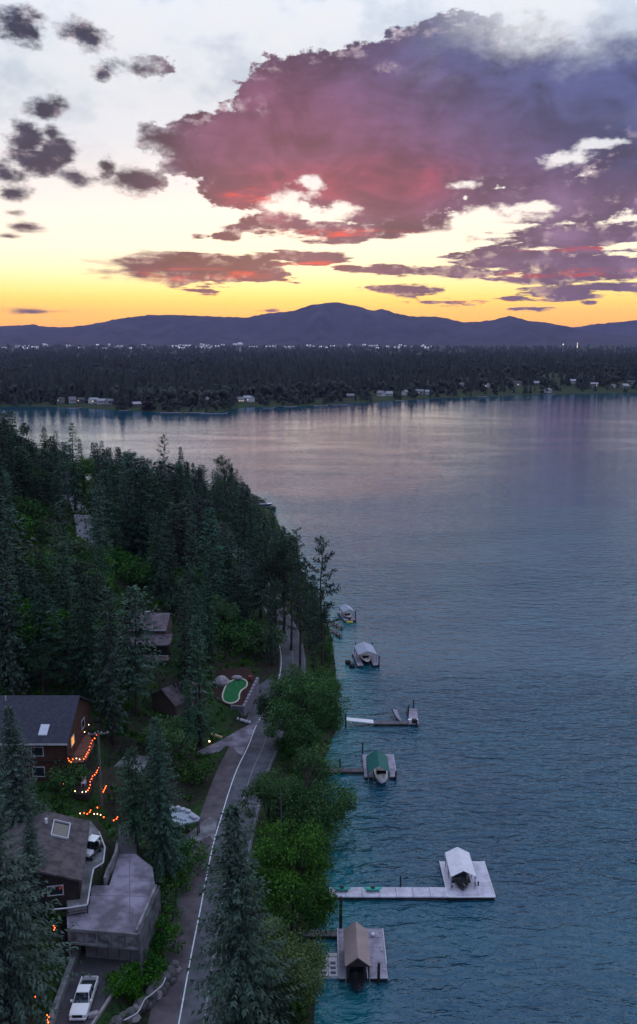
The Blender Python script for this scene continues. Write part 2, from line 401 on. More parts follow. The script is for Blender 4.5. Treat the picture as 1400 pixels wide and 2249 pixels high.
def G(px, py):
    """the point of the terrain seen at a pixel"""
    d = ray(px, py); ts = np.linspace(60, 620, 2200); xs, ys, zs = d[0] * ts, d[1] * ts, H + d[2] * ts
    w = np.nonzero(look(xs, ys) >= zs)[0]; i = w[0] if len(w) else -1
    return np.array([xs[i], ys[i], tz(xs[i], ys[i])])
def PL(pts, z): return [P(x, y, z)[:2] for x, y in pts]

# flat pads cut into the slope
DRIVE_Z, DECK_Z, WALK_Z = 5.0, 9.5, 10.5
DRIVE = PL([(176,2093),(300,2101),(250,2180),(208,2249),(150,2340),(60,2340),(104,2249)], DRIVE_Z)
DECK = PL([(153,2038),(303,2051),(343,1958),(335,1905),(298,1876),(262,1876),(240,1945),(200,1945),(192,1989),(151,1996)], DECK_Z)
WALK = PL([(198,1803),(219,1828),(232,1862),(227,1896),(206,1908),(192,1988),(150,1995),(140,1960),(165,1930),(182,1900)], WALK_Z)
HOUSE_D = PL([(95,1806),(199,1803),(181,1932),(80,1940)], WALK_Z)
TERR_Z = 6.4
TERR = [np.array(q) for q in ((-11.7, 157.5), (-13.65, 146.5), (-15.9, 146.9), (-19.4, 149.5), (-20.0, 160.5), (-14.4, 162.0))]
def terr_z(x, y): return np.clip(5.25 + (y - 146.5) * .105, 5.2, 6.8)
APRON1 = PL([(561,1597),(575,1580),(532,1600),(490,1624),(432,1652),(440,1660),(480,1652),(497,1639),(512,1642),(521,1653),(532,1660)], ROAD_Z)
APRON2 = PL([(470,1850),(478,1800),(460,1796),(430,1820),(392,1847),(400,1854),(440,1846),(462,1836)], ROAD_Z)
LAY = PL([(500,1755),(521,1690),(530,1664),(512,1680),(492,1690),(470,1715),(461,1735),(462,1765),(470,1800),(482,1815)], ROAD_Z)
LAY2 = PL([(584,1556),(598,1528),(606,1500),(590,1490),(569,1505),(568,1521),(536,1576),(541,1590),(562,1597)], ROAD_Z)
HA_G = 10.5
HOUSE_A = [np.array(q) for q in ((-56., 109.), (-27.5, 108.), (-28.5, 123.), (-56., 123.))]
HOUSE_B = [np.array(q) for q in ((-38.5, 156.), (-27., 156.), (-27., 170.), (-38.5, 170.))]
GARAGE_C = [np.array(q) for q in ((-29., 138.), (-22., 137.), (-20.5, 146.), (-28., 147.))]
PATIO = [np.array(q) for q in ((-32., 116.), (-25.5, 116.), (-25.5, 123.), (-31., 123.))]
BACK = PL([(258,1879),(300,1879),(300,1840),(284,1806),(262,1812),(258,1850)], DECK_Z)
def slope_drive(x, y): return DRIVE_Z + 0 * x
PADS += [(HOUSE_D, WALK_Z, 4.0), (WALK, WALK_Z - .05, 1.5), (DECK, DRIVE_Z - .6, .8), (BACK, DECK_Z - .06, 1.5), (DRIVE, DRIVE_Z - .1, 1.6), (TERR, lambda x, y: terr_z(x, y) - .12, 1.0),
         (LAY2, ROAD_Z - .05, .6), (APRON1, ROAD_Z - .06, 2.0), (APRON2, ROAD_Z - .06, 1.5), (LAY, ROAD_Z - .05, 2.0), (HOUSE_A, HA_G, 5.0), (HOUSE_B, 10.6, 3.0), (GARAGE_C, 7.2, 2.5), (PATIO, 7.6, 1.5)]

bake_terrain()
# ------------------------------------------------------------------ ground
def ground_mat():
    m = bpy.data.materials.new('forest_floor'); m.use_nodes = True; t = m.node_tree; k = NB(t); p = t.nodes['Principled BSDF']
    tc = k.n('ShaderNodeTexCoord').outputs['Object']
    f1 = k.noise(tc, .09, 5, .6); f2 = k.noise(tc, 1.4, 6, .65)
    g = k.ramp(f2, [(.3, (.012, .030, .012, 1)), (.55, (.026, .058, .018, 1)), (.75, (.050, .080, .028, 1))])
    d = k.ramp(f2, [(.3, (.014, .015, .011, 1)), (.7, (.042, .040, .028, 1))])
    k.put(p.inputs['Base Color'], k.mix(k.ss(f1, .44, .58), d, g)); p.inputs['Roughness'].default_value = .95
    p.inputs['Specular IOR Level'].default_value = .1
    bn = k.n('ShaderNodeBump'); bn.inputs['Distance'].default_value = .25; k.put(bn.inputs['Height'], f2); t.links.new(bn.outputs[0], p.inputs['Normal'])
    return m
FLOOR = ground_mat()
xs = np.concatenate([np.array([-2400, -1600, -1100]), np.arange(-800, -110, 15), np.arange(-110, 16, .9), np.array([20, 30, 60])])
ys = np.concatenate([np.array([-2300, -1400, -800]), np.arange(-400, 60, 20), np.arange(60, 290, .9), np.arange(290, 480, 4), np.array([490, 500, 520])])
gx, gy = np.meshgrid(xs, ys); gz = terrain(gx, gy)
nx, ny = len(xs), len(ys); idx = np.arange(nx * ny).reshape(ny, nx)
Q = np.stack([idx[:-1, :-1], idx[:-1, 1:], idx[1:, 1:], idx[1:, :-1]], -1).reshape(-1, 4)
tag(obj('hillside', np_mesh('hillside', np.stack([gx, gy, gz], -1).reshape(-1, 3), Q, FLOOR, True)), 'dark wooded hillside dropping to the lake road', kind='structure')

# far shore and the plain behind it
FS_PX = [(-1500,893),(-300,893),(0,893),(60,892),(130,893),(250,901),(330,903),(400,908),(500,905),(520,895),(700,890),(800,884),(900,878),(1050,871),(1200,866),(1400,863),(1700,861),(2600,860)]
FS = np.array([P(x, y, 0)[:2] for x, y in FS_PX])
def far_shore(x): return np.interp(x, FS[:, 0], FS[:, 1]) + 3 * np.sin(np.asarray(x) * .05)
def far_z(x, off):
    x = np.asarray(x, float); off = np.asarray(off, float)
    z = np.interp(off, [-900, -60, -12, 0, 6, 25, 80, 250, 1500, 4500, 7000, 16000], [-9, -5, -1, 0.0, 1.0, 2.2, 4.0, 6, 10, 22, 40, 60])
    return z + 9 * smooth(off, 15, 220) * smooth(x, 60, 320) * (1 - smooth(off, 500, 2500))
fx = np.concatenate([[-15500, -9000, -5000, -3000, -1800], np.arange(-900, 900, 9), [1800, 3000, 5000, 9000, 15500]])
fo = np.array([-900, -300, -60, -12, -4, 0, 3, 6, 12, 25, 45, 80, 140, 250, 500, 1000, 1800, 3000, 4500, 6000, 7500, 10000, 14000])
FX, FO = np.meshgrid(fx, fo); FY = far_shore(FX) + FO; FZ = far_z(FX, FO)
nx, ny = len(fx), len(fo); idx = np.arange(nx * ny).reshape(ny, nx)
Q = np.stack([idx[:-1, :-1], idx[:-1, 1:], idx[1:, 1:], idx[1:, :-1]], -1).reshape(-1, 4)
tag(obj('ground', np_mesh('ground', np.stack([FX, FY, FZ], -1).reshape(-1, 3), Q, FLOOR, True)), 'flat land beyond the lake', kind='structure')

# ------------------------------------------------------------------ water
WAVE = .5
def water_mat():
    m = bpy.data.materials.new('lake_water'); m.use_nodes = True; t = m.node_tree; k = NB(t); p = t.nodes['Principled BSDF']
    tc = k.n('ShaderNodeTexCoord').outputs['Object']
    sh = k.n('ShaderNodeAttribute', attribute_name='shallow').outputs['Fac']
    wp = k.noise(tc, .06, 3, .5)
    deep = k.ramp(wp, [(.35, (.003, .050, .086, 1)), (.65, (.004, .070, .106, 1))])
    k.put(p.inputs['Base Color'], k.mix(sh, deep, (.008, .13, .15, 1)))
    p.inputs['Roughness'].default_value = .04; p.inputs['IOR'].default_value = 1.45
    p.inputs['Specular IOR Level'].default_value = .5; p.inputs['Specular Tint'].default_value = (.56, .73, 1.0, 1)
    mp = k.n('ShaderNodeMapping'); mp.inputs['Rotation'].default_value = (0, 0, math.radians(-32)); mp.inputs['Scale'].default_value = (.42, 1.0, 1.0)
    k.put(mp.inputs[0], tc)
    a = k.noise(mp.outputs[0], .42, 3, .5, .5)
    mp2 = k.n('ShaderNodeMapping'); mp2.inputs['Rotation'].default_value = (0, 0, math.radians(14)); mp2.inputs['Scale'].default_value = (.5, 1.0, 1.0)
    k.put(mp2.inputs[0], tc)
    c = k.noise(mp2.outputs[0], 1.1, 3, .6, .4)
    mp3 = k.n('ShaderNodeMapping'); mp3.inputs['Rotation'].default_value = (0, 0, math.radians(-25)); mp3.inputs['Scale'].default_value = (.35, 1.0, 1.0)
    k.put(mp3.inputs[0], tc)
    gust = k.ss(k.noise(mp3.outputs[0], .022, 4, .55, .8), .36, .62)
    hgt = k.m('MULTIPLY', k.m('ADD', k.m('MULTIPLY_ADD', c, .5, a), -.75), k.m('MULTIPLY_ADD', gust, .6, .60))
    sy = k.n('ShaderNodeSeparateXYZ'); k.put(sy.inputs[0], tc)
    calm = k.m('MULTIPLY_ADD', k.m('EXPONENT', k.m('DIVIDE', k.m('SUBTRACT', 90.0, sy.outputs[1]), 150.0)), .95, .08)
    hgt = k.m('MULTIPLY', hgt, k.m('MULTIPLY', k.m('MINIMUM', calm, 1.2), 2.6))          # the lake lies calmer under the far shore
    bn = k.n('ShaderNodeBump'); bn.inputs['Strength'].default_value = 1.0; bn.inputs['Distance'].default_value = WAVE
    k.put(bn.inputs['Height'], hgt)
    # water = teal body under a bluish mirror, mixed by its Fresnel reflectance
    df = k.n('ShaderNodeBsdfDiffuse'); k.put(df.inputs['Color'], p.inputs['Base Color'].links[0].from_socket); t.links.new(bn.outputs[0], df.inputs['Normal'])
    gl = k.n('ShaderNodeBsdfGlossy'); gl.inputs['Color'].default_value = (.72, .81, 1.0, 1); gl.inputs['Roughness'].default_value = .04; t.links.new(bn.outputs[0], gl.inputs['Normal'])
    fr = k.n('ShaderNodeFresnel'); fr.inputs['IOR'].default_value = 1.56; t.links.new(bn.outputs[0], fr.inputs['Normal'])
    mx = k.n('ShaderNodeMixShader'); t.links.new(fr.outputs[0], mx.inputs[0]); t.links.new(df.outputs[0], mx.inputs[1]); t.links.new(gl.outputs[0], mx.inputs[2])
    out = t.nodes['Material Output']; t.links.new(mx.outputs[0], out.inputs['Surface']); t.nodes.remove(p)
    return m
wx = np.concatenate([[-2600, -900, -400], np.arange(-120, 60, 3), np.arange(60, 400, 40), [600, 1200, 2500, 4000]])
wy = np.concatenate([[-2500, -600, -100], np.arange(50, 420, 3), np.arange(420, 1400, 60), [1500]])
gx, gy = np.meshgrid(wx, wy); nx, ny = len(wx), len(wy); idx = np.arange(nx * ny).reshape(ny, nx)
Q = np.stack([idx[:-1, :-1], idx[:-1, 1:], idx[1:, 1:], idx[1:, :-1]], -1).reshape(-1, 4)
me = np_mesh('lake', np.stack([gx, gy, gx * 0], -1).reshape(-1, 3), Q, water_mat())
s_ = -seg_dist(gx.ravel(), gy.ravel(), SHs)
at = me.attributes.new('shallow', 'FLOAT', 'POINT'); at.data.foreach_set('value', (1 - smooth(s_, 0.5, 10)).astype(np.float32))
tag(obj('lake', me), 'rippled lake water', kind='structure')

# ------------------------------------------------------------------ hills on the horizon
def ridge_mesh(name, prof, dist, front, base_z, seed, label, noise_amp=1.0):
    azs = np.linspace(-62, 62, 620); pr = np.array([AZEL(x, y) for x, y in prof]); r = np.random.default_rng(seed)
    e_r = np.interp(azs, pr[:, 0], pr[:, 1], left=None, right=None)
    wob = sum(np.sin(azs * f + r.random() * 6) * a for f, a in ((.35, .25), (.8, .15), (1.7, .08)))
    out = smooth(np.abs(azs), 20, 30); e_r = e_r * (1 - out) + (0.9 + .55 * wob) * out
    e_r = e_r + noise_amp * .016 * np.array([r.standard_normal() for _ in azs])
    rows = []; nr = 26
    for j in range(nr):
        t = j / (nr - 1); R = front + (dist - front) * t
        top = dist * np.tan(np.radians(e_r)) + H
        spur = .5 + .5 * np.sin(azs * 1.9 + 2.2 * t + seed + 1.2 * np.sin(azs * .7)); spur2 = .5 + .5 * np.sin(azs * 4.7 - 3 * t + seed * 2)
        shape = t ** (1.0 + .9 * spur + .35 * spur2)
        z = base_z + (top - base_z) * shape
        a = np.radians(azs); rows.append(np.stack([R * np.sin(a), R * np.cos(a), z], -1))
    a = np.radians(azs); rows.append(np.stack([(dist + 1500) * np.sin(a), (dist + 1500) * np.cos(a), np.full_like(a, base_z - 5)], -1))
    V = np.array(rows); n0, n1_ = V.shape[:2]; idx = np.arange(n0 * n1_).reshape(n0, n1_)
    Q = np.stack([idx[:-1, :-1], idx[:-1, 1:], idx[1:, 1:], idx[1:, :-1]], -1).reshape(-1, 4)
    return tag(obj(name, np_mesh(name, V.reshape(-1, 3), Q, mat('hill_forest', (.030, .026, .036), .95, .75, .0022, .05), True)), label, kind='structure')
ridge_mesh('hills', [(-60,722),(0,716),(70,712),(100,717),(150,718),(200,712),(260,700),(330,691),(400,692),(450,694),(540,697),(600,686),(640,683),(690,668),
    (740,663),(790,672),(815,683),(840,678),(880,690),(910,695),(960,695),(1000,703),(1020,708),(1080,703),(1120,693),(1160,704),(1200,708),(1250,719),(1300,728),(1400,738),(1480,742)],
    11500, 8200, 38, 3, 'dark wooded hills along the horizon')
ridge_mesh('hills', [(-60,735),(0,738),(900,745),(1000,735),(1100,722),(1180,708),(1230,714),(1265,719),(1300,712),(1350,708),(1400,703),(1480,700)],
    15000, 13200, 50, 5, 'paler hills farther off')

# ------------------------------------------------------------------ air
def build_haze():
    hz = MB().box((0, 7500, 346), (35000, 21500, 716))
    m = bpy.data.materials.new('haze_air'); m.use_nodes = True; t = m.node_tree; t.nodes.clear()
    o = t.nodes.new('ShaderNodeOutputMaterial'); v = t.nodes.new('ShaderNodeVolumePrincipled')
    v.inputs['Color'].default_value = (.50, .50, .96, 1); v.inputs['Density'].default_value = HAZE_DENSITY
    v.inputs['Anisotropy'].default_value = 0.0
    t.links.new(v.outputs[0], o.inputs['Volume'])
    try: m.volume_intersection_method = 'FAST'
    except Exception: pass
    h = hz.build('haze', m); tag(h, 'thin evening haze over the lake and hills', kind='stuff')
HAZE_DENSITY = 3.0e-5
build_haze()

# ------------------------------------------------------------------ far forest, one mass
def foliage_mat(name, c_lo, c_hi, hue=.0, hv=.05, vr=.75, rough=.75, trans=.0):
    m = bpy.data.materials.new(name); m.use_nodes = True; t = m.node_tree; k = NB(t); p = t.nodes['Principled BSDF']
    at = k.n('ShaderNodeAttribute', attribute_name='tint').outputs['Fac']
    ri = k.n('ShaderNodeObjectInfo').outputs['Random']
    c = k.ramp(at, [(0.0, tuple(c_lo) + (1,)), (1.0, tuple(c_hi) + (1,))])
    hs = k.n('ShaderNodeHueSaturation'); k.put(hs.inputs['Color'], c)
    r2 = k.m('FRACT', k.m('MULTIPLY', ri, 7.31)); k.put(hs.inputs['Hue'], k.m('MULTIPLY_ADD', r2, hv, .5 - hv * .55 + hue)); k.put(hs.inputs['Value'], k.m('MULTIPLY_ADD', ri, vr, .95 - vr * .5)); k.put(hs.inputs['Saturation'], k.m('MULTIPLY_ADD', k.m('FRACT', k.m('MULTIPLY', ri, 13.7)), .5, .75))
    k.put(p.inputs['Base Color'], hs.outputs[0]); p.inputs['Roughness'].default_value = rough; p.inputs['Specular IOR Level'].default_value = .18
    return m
FAR_CONIFER = foliage_mat('far_needles', (.008, .012, .012), (.024, .032, .027))
def far_proto(seed, kind):
    r = np.random.default_rng(seed); V = []; T = []
    if kind == 'fir':
        nl = 5; ns = 6
        for l in range(nl):
            z0 = .06 + .78 * l / nl; z1 = min(1.0, z0 + .36); R = .17 * (1 - l / nl) ** .8 + .025; o = len(V); a0 = r.random() * 6
            V.append((.01 * r.standard_normal(), .01 * r.standard_normal(), z1))
            for k in range(ns * 2):
                q = R * ((1.15 if k % 2 else .55) + .35 * (r.random() - .5)); t = a0 + math.pi * k / ns
                V.append((q * math.cos(t), q * math.sin(t), z0 + .06 * (r.random() - .5) - (.03 if k % 2 else 0)))
            for k in range(ns * 2): T.append((o, o + 1 + k, o + 1 + (k + 1) % (ns * 2)))
    else:
        for l in range(7):
            c = np.array([.20 * r.standard_normal(), .20 * r.standard_normal(), .5 + .20 * r.standard_normal()]); o = len(V); R = .2 + .1 * r.random(); ns = 6
            V.append(tuple(c + [0, 0, R])); V.append(tuple(c - [0, 0, R]))
            for (zz, q) in ((.45, .85), (-.25, 1.0)):
                for k in range(ns):
                    t = 2 * math.pi * (k + .5 * r.random()) / ns; j = q * R * (.8 + .4 * r.random()); V.append((c[0] + j * math.cos(t), c[1] + j * math.sin(t), max(.02, c[2] + zz * R)))
            for k in range(ns):
                a, b_ = o + 2 + k, o + 2 + (k + 1) % ns; T += [(o, a, b_), (a, a + ns, b_ + ns), (a, b_ + ns, b_), (o + 1, b_ + ns, a + ns)]
    return np.array(V, float), np.array(T, int)
PRO = [far_proto(s, 'fir') for s in range(5)] + [far_proto(20 + s, 'round') for s in range(3)]
# the houses of the far shore: (x, y, width m, colour, roof colour)
FAR_HOUSES = [(135,884,13,'pale','dark'),(158,885,11,'white','grey'),(181,884,14,'grey','dark'),(204,886,12,'white','pale'),(222,888,10,'white','pale'),(243,889,12,'pale','grey'),
  (298,893,12,'grey','pale'),(345,884,13,'pale','dark'),(452,884,15,'grey','grey'),(528,884,9,'pale','grey'),(545,883,17,'white','pale'),(592,878,14,'grey','dark'),
  (770,874,13,'grey','grey'),(838,870,12,'white','grey'),(856,869,12,'white','pale'),(893,868,10,'white','pale'),(922,866,15,'pale','grey'),(938,866,9,'white','pale'),(975,864,13,'grey','dark'),
  (1014,852,11,'pale','grey'),(1067,851,15,'white','pale'),(1120,846,13,'grey','grey'),(1140,848,12,'pale','dark'),(1180,846,9,'grey','pale'),(1205,863,11,'white','grey'),(1260,842,20,'white','pale'),
  (1306,850,14,'pale','pale'),(1348,853,13,'grey','grey'),(1375,853,17,'pale','pale'),(1388,845,13,'grey','dark')]
def far_ground(px, py):
    d = ray(px, py); ts = np.linspace(700, 2600, 4000); x, y, z = d[0] * ts, d[1] * ts, H + d[2] * ts
    g = far_z(x, y - far_shore(x)); w = np.nonzero(g >= z)[0]; i = w[0] if len(w) else len(ts) - 1
    return np.array([x[i], y[i], float(g[i])])
FH = [far_ground(h[0], h[1]) for h in FAR_HOUSES]
def far_forest():
    r = np.random.default_rng(11); N = 19000; Vs = []; Ts = []; tint = []; o = 0; n = 0
    while n < N:
        x_px = r.uniform(-560, 1960); inv = r.uniform(1 / 6800, 1 / 860); d = 1 / inv
        u = (x_px - CX) / F / math.cos(PITCH); x = d * u; off = d - float(far_shore(x))
        if off < 5: continue
        dens = 1.0 if off > 55 else .40
        if x_px > 640 and 20 < off < 330: dens *= .45
        if off > 160 and math.sin(x * .016 + 2.1 * math.sin(d * .0031)) * math.sin(d * .0052 + .01 * x) > .62: dens *= .15
        if r.random() > dens: continue
        ok = True
        for (hx, hy, hz_) in FH:
            t = d - hy
            if abs(x - hx * (d / hy)) < 5.5 and -45 < t < 11: ok = False; break
        if not ok: continue
        kind = r.integers(0, 5) if r.random() < (.78 if off > 90 else .5) else 5 + r.integers(0, 3)
        V, T = PRO[kind]; pn = .5 + .5 * math.sin(x * .011 + 1.7 * math.sin(d * .004)) * math.cos(d * .007 + x * .003); h = (r.uniform(11, 22) + 14 * pn * r.random() if kind < 5 else r.uniform(7, 18)) * (1.0 if d < 2500 else 0.95)
        if off < 40: h *= .6
        wd = h * (1.0 if kind < 5 else .8) * (1 + max(0, d - 1500) / 2600); a = r.random() * 6.28; c, s = math.cos(a), math.sin(a)
        q = np.empty_like(V); q[:, 0] = x + wd * (V[:, 0] * c - V[:, 1] * s); q[:, 1] = d + wd * (V[:, 0] * s + V[:, 1] * c); q[:, 2] = float(far_z(x, off)) - .3 + h * V[:, 2]
        Vs.append(q); Ts.append(T + o); o += len(V); tint.append(np.clip(np.full(len(T), r.random()) + .25 * r.standard_normal(len(T)), 0, 1)); n += 1
    me = np_mesh('forest', np.concatenate(Vs), np.concatenate(Ts), FAR_CONIFER); face_attr(me, 'tint', np.concatenate(tint))
    tag(obj('forest', me), 'dark far off forest covering the plain beyond the lake', kind='stuff')
far_forest()

# ------------------------------------------------------------------ roads, paths and paving
ASPH = mat('asphalt', (.062, .064, .078), .9, .22, .5, .25, bump=.15, bscale=20, col2=(.105, .108, .128), detail=9)
PATHM = mat('path_asphalt', (.070, .058, .068), .92, .22, .5, .2, bump=.15, bscale=20, col2=(.118, .098, .112), detail=9)
CONC = mat('concrete', (.105, .095, .12), .9, .25, .35, .25, bump=.1, bscale=14, col2=(.255, .23, .295), detail=8)
CONC_G = mat('grey_concrete', (.11, .11, .12), .9, .28, .6, .25, bump=.15, bscale=10, col2=(.23, .23, .25), detail=8)
CONC_D = mat('dark_driveway', (.075, .072, .082), .92, .25, .5, .2)
WHITE_LINE = mat('line_paint', (.62, .62, .66), .8, .25, 2.0)
WORN_LINE = mat('worn_line_paint', (.20, .20, .215), .85, .4, 2.0)
def offset_line(pl, d):
    """polyline shifted d metres to its left"""
    out = []
    for i, q in enumerate(pl):
        t = pl[min(i + 1, len(pl) - 1)] - pl[max(i - 1, 0)]; t = t / np.linalg.norm(t); out.append(q + d * np.array([-t[1], t[0]]))
    return out
def ribbon(a, c, z):
    m_ = MB(); zf = z if callable(z) else (lambda x, y: z); n = len(a)
    m_.add([(q[0], q[1], zf(q[0], q[1])) for q in a] + [(q[0], q[1], zf(q[0], q[1])) for q in c], [(i, n + i, n + i + 1, i + 1) for i in range(n - 1)]); return m_
WV = [np.asarray(q) for q in WLs]
tag(ribbon(offset_line(WV, .35), offset_line(WV, -5.3), ROAD_Z + .03).build('road', ASPH), 'narrow grey lake road', kind='structure')
WP = [q for q in WV if q[1] < 136]
tag(ribbon(offset_line(WP, 3.1), offset_line(WP, .35), ROAD_Z + .03).build('path', PATHM), 'purplish paved path along the road', kind='structure')
tag(ribbon(offset_line(WV, .07), offset_line(WV, -.07), ROAD_Z + .034).build('road_line', WHITE_LINE), 'bright white edge line', kind='structure')
tag(ribbon(offset_line(WV, -2.45), offset_line(WV, -2.58), ROAD_Z + .034).build('road_line', WORN_LINE), 'worn centre line', kind='structure')
tag(ribbon(offset_line(WV, -4.9), offset_line(WV, -5.0), ROAD_Z + .034).build('road_line', WORN_LINE), 'lakeside edge line', kind='structure')
def slab(name, poly, z, m_, label, thick=.25):
    return tag(MB().prism([tuple(q) for q in poly], z - thick, z).build(name, m_), label, kind='structure')
slab('driveway', APRON1, ROAD_Z + .045, CONC, 'mauve driveway mouth by the putting green')
slab('driveway', APRON2, ROAD_Z + .05, CONC_G, 'pale driveway ramp')
slab('pavement', LAY, ROAD_Z + .022, PATHM, 'wide paved lay-by beside the road', .15)
slab('pavement', LAY2, ROAD_Z + .024, ASPH, 'paved apron between the terrace wall and the road', .15)
slab('driveway', DRIVE, DRIVE_Z + .02, CONC_D, 'dark sloping driveway below the garage', .4)
slab('pavement', BACK, DECK_Z - .006, CONC_D, 'dark paving running back from the parking deck', .3)
slab('pavement', WALK, WALK_Z + .02, CONC_G, 'raised concrete walkway beside the brown roof', .8)
up = catmull([G(x, y)[:2] for x, y in ((196,1210),(190,1175),(184,1142),(172,1115),(150,1092),(138,1072),(120,1052))], 6)
tag(ribbon(offset_line(up, 2.6), offset_line(up, -2.6), lambda x, y: tz(x, y) + .22).build('road', mat('pale_asphalt', (.17, .17, .20), .9, .2, .3)), 'pale hillside road', kind='structure')

# ------------------------------------------------------------------ materials for things
ROOF_BLUE = mat('blue_shingle', (.036, .038, .058), .85, .35, 2.2, .25, bump=.4, bscale=9)
ROOF_MAUVE = mat('mauve_shingle', (.085, .066, .082), .88, .25, .9, .2, bump=.3, bscale=9, col2=(.15, .122, .145), detail=9)
ROOF_BROWN = mat('brown_shingle', (.055, .046, .052), .9, .25, .9, .2, bump=.4, bscale=9, col2=(.105, .090, .098), detail=9)
ROOF_TAN = mat('tan_roofing', (.27, .205, .20), .75, .12, .8, .3, bump=.1, bscale=6)
ROOF_GREY = mat('grey_roofing', (.12, .12, .14), .85, .3, .7, .25)
WOOD_RED = mat('red_brown_siding', (.070, .034, .027), .85, .3, 2.5, .2)
WOOD_DK = mat('dark_timber', (.030, .026, .025), .85, .35, 2.0, .2)
WOOD_MID = mat('weathered_timber', (.11, .085, .075), .88, .3, 2.5, .2)
WHITE = mat('white_paint', (.66, .66, .70), .6, .1, 1.5, .4)
DULLW = mat('weathered_white', (.42, .42, .47), .75, .2, 1.5, .3)
GLASS = mat('window_glass', (.02, .025, .035), .08, .1, 1, .8)
SKYGLASS = mat('skylight_glass', (.45, .47, .56), .15, .1, 1, .7)
LIT = mat('warm_lit_glass', (.3, .14, .05), .5, .1, 1, .3, emit=(1.0, .42, .10), estr=.9)
STONE = mat('stone_block', (.21, .195, .235), .92, .3, 1.6, .2, bump=.5, bscale=5)
ROCK = mat('rock', (.12, .115, .12), .95, .45, 1.5, .15, bump=.6, bscale=3)
ROCK_P = mat('pale_rock', (.30, .27, .29), .95, .3, 1.5, .15, bump=.6, bscale=3)
METAL = mat('galvanised_metal', (.30, .31, .34), .45, .15, 1.0, .5, .6)
BLACK = mat('black_rubber', (.012, .012, .014), .7, .2, 2, .3)
POLE = mat('pole_timber', (.13, .115, .115), .9, .25, 2, .15)
BULB = mat('amber_bulb', (.9, .4, .1), .4, .05, 1, .3, emit=(1.0, .085, .008), estr=12)
BULB_W = mat('warm_white_bulb', (.9, .8, .6), .4, .05, 1, .3, emit=(1.0, .62, .30), estr=6)
# local frame: origin + yaw -> world
class Fr:
    def __init__(s, x, y, z, yaw): s.o = np.array([x, y, z], float); s.c, s.s = math.cos(yaw), math.sin(yaw); s.yaw = yaw
    def __call__(s, x, y, z=0.0): return s.o + np.array([x * s.c - y * s.s, x * s.s + y * s.c, z])
    def box(s, m_, c, size): return m_.box(s(*c), size, s.yaw)
    def bar(s, m_, a, b_, w, h): return m_.bar(s(*a), s(*b_), w, h)
    def poly(s, m_, pts): return m_.add([s(*q) for q in pts], [tuple(range(len(pts)))])

# ------------------------------------------------------------------ houses
def window(T, f, c, w, h, face, glass=None, name='window'):
    """face 'y-' etc: the side of the local frame it looks to; frame box proud of the wall, pane inside it"""
    ax = face[0]; sg = -1 if face[1] == '-' else 1
    def put(m_, cc, ww, hh, t):
        p_ = (cc[0], cc[1] + sg * t / 2, cc[2]) if ax == 'y' else (cc[0] + sg * t / 2, cc[1], cc[2])
        f.box(m_, p_, (ww, t, hh) if ax == 'y' else (t, ww, hh))
    fr = MB()
    for dz in (-h / 2, h / 2): put(fr, (c[0], c[1], c[2] + dz), w + .16, .1, .09)
    for dw in (-w / 2, w / 2): put(fr, (c[0] + (dw if ax == 'y' else 0), c[1] + (dw if ax == 'x' else 0), c[2]), .1, h - .1, .085)
    o = fr.build(name, DULLW, T); pn = MB(); put(pn, c, w - .1, h - .1, .04); pn.build('pane', glass or GLASS, o); return o
def gable_roof(f, w, d, eave, rise, over, th=.22):
    """two sloping slabs over a w x d box, ridge along local x; returns MB"""
    m_ = MB(); hw, hd = w / 2 + over, d / 2 + over; e0 = eave - rise * over / (d / 2)
    prof = [(-hd, e0), (0, eave + rise), (hd, e0), (hd, e0 - th), (0, eave + rise - th), (-hd, e0 - th)]
    V = [f(sx_ * hw, y, z) for sx_ in (-1, 1) for (y, z) in prof]
    m_.add(V, [(0, 6, 7, 1), (1, 7, 8, 2), (2, 8, 9, 3), (3, 9, 10, 4), (4, 10, 11, 5), (5, 11, 6, 0), (0, 1, 4, 5), (1, 2, 3, 4), (11, 10, 7, 6), (10, 9, 8, 7)]); return m_
def gable_walls(f, w, d, eave, rise, z0=-.6):
    hw, hd = w / 2, d / 2; m_ = MB(); V = []
    for sx_ in (-1, 1): V += [f(sx_ * hw, -hd, z0), f(sx_ * hw, hd, z0), f(sx_ * hw, hd, eave - .25), f(sx_ * hw, 0, eave + rise - .25), f(sx_ * hw, -hd, eave - .25)]
    m_.add(V, [(0, 4, 3, 2, 1), (5, 6, 7, 8, 9), (0, 5, 9, 4), (1, 2, 7, 6)]); return m_
def house(name, label, x, y, z, yaw, w, d, eave, rise, wallm, roofm, over=.5, wins=(), chimney=None, fascia=None, group=None, cat='house'):
    T = thing(name, (x, y, z), label, cat, group); f = Fr(x, y, z, yaw)
    gable_walls(f, w, d, eave, rise).build('wall', wallm, T); ro = gable_roof(f, w, d, eave, rise, over).build('roof', roofm, T)
    for (c, ww, hh, face, g) in wins: window(T, f, c, ww, hh, face, g)
    if chimney:
        cx_, cy_, top = chimney; m_ = MB(); f.box(m_, (cx_, cy_, (eave + top) / 2), (.9, .8, top - eave)); f.box(m_, (cx_, cy_, top), (1.05, .95, .15)); m_.build('chimney', STONE, ro)
    if fascia:
        for sg in (-1, 1):
            m_ = MB(); yy = sg * (d / 2 + over + .04); e0 = eave - rise * over / (d / 2); f.box(m_, (0, yy, e0 - .1), (w + 2 * over, .08, .22)); m_.build('gutter', fascia, T)
    return T, f
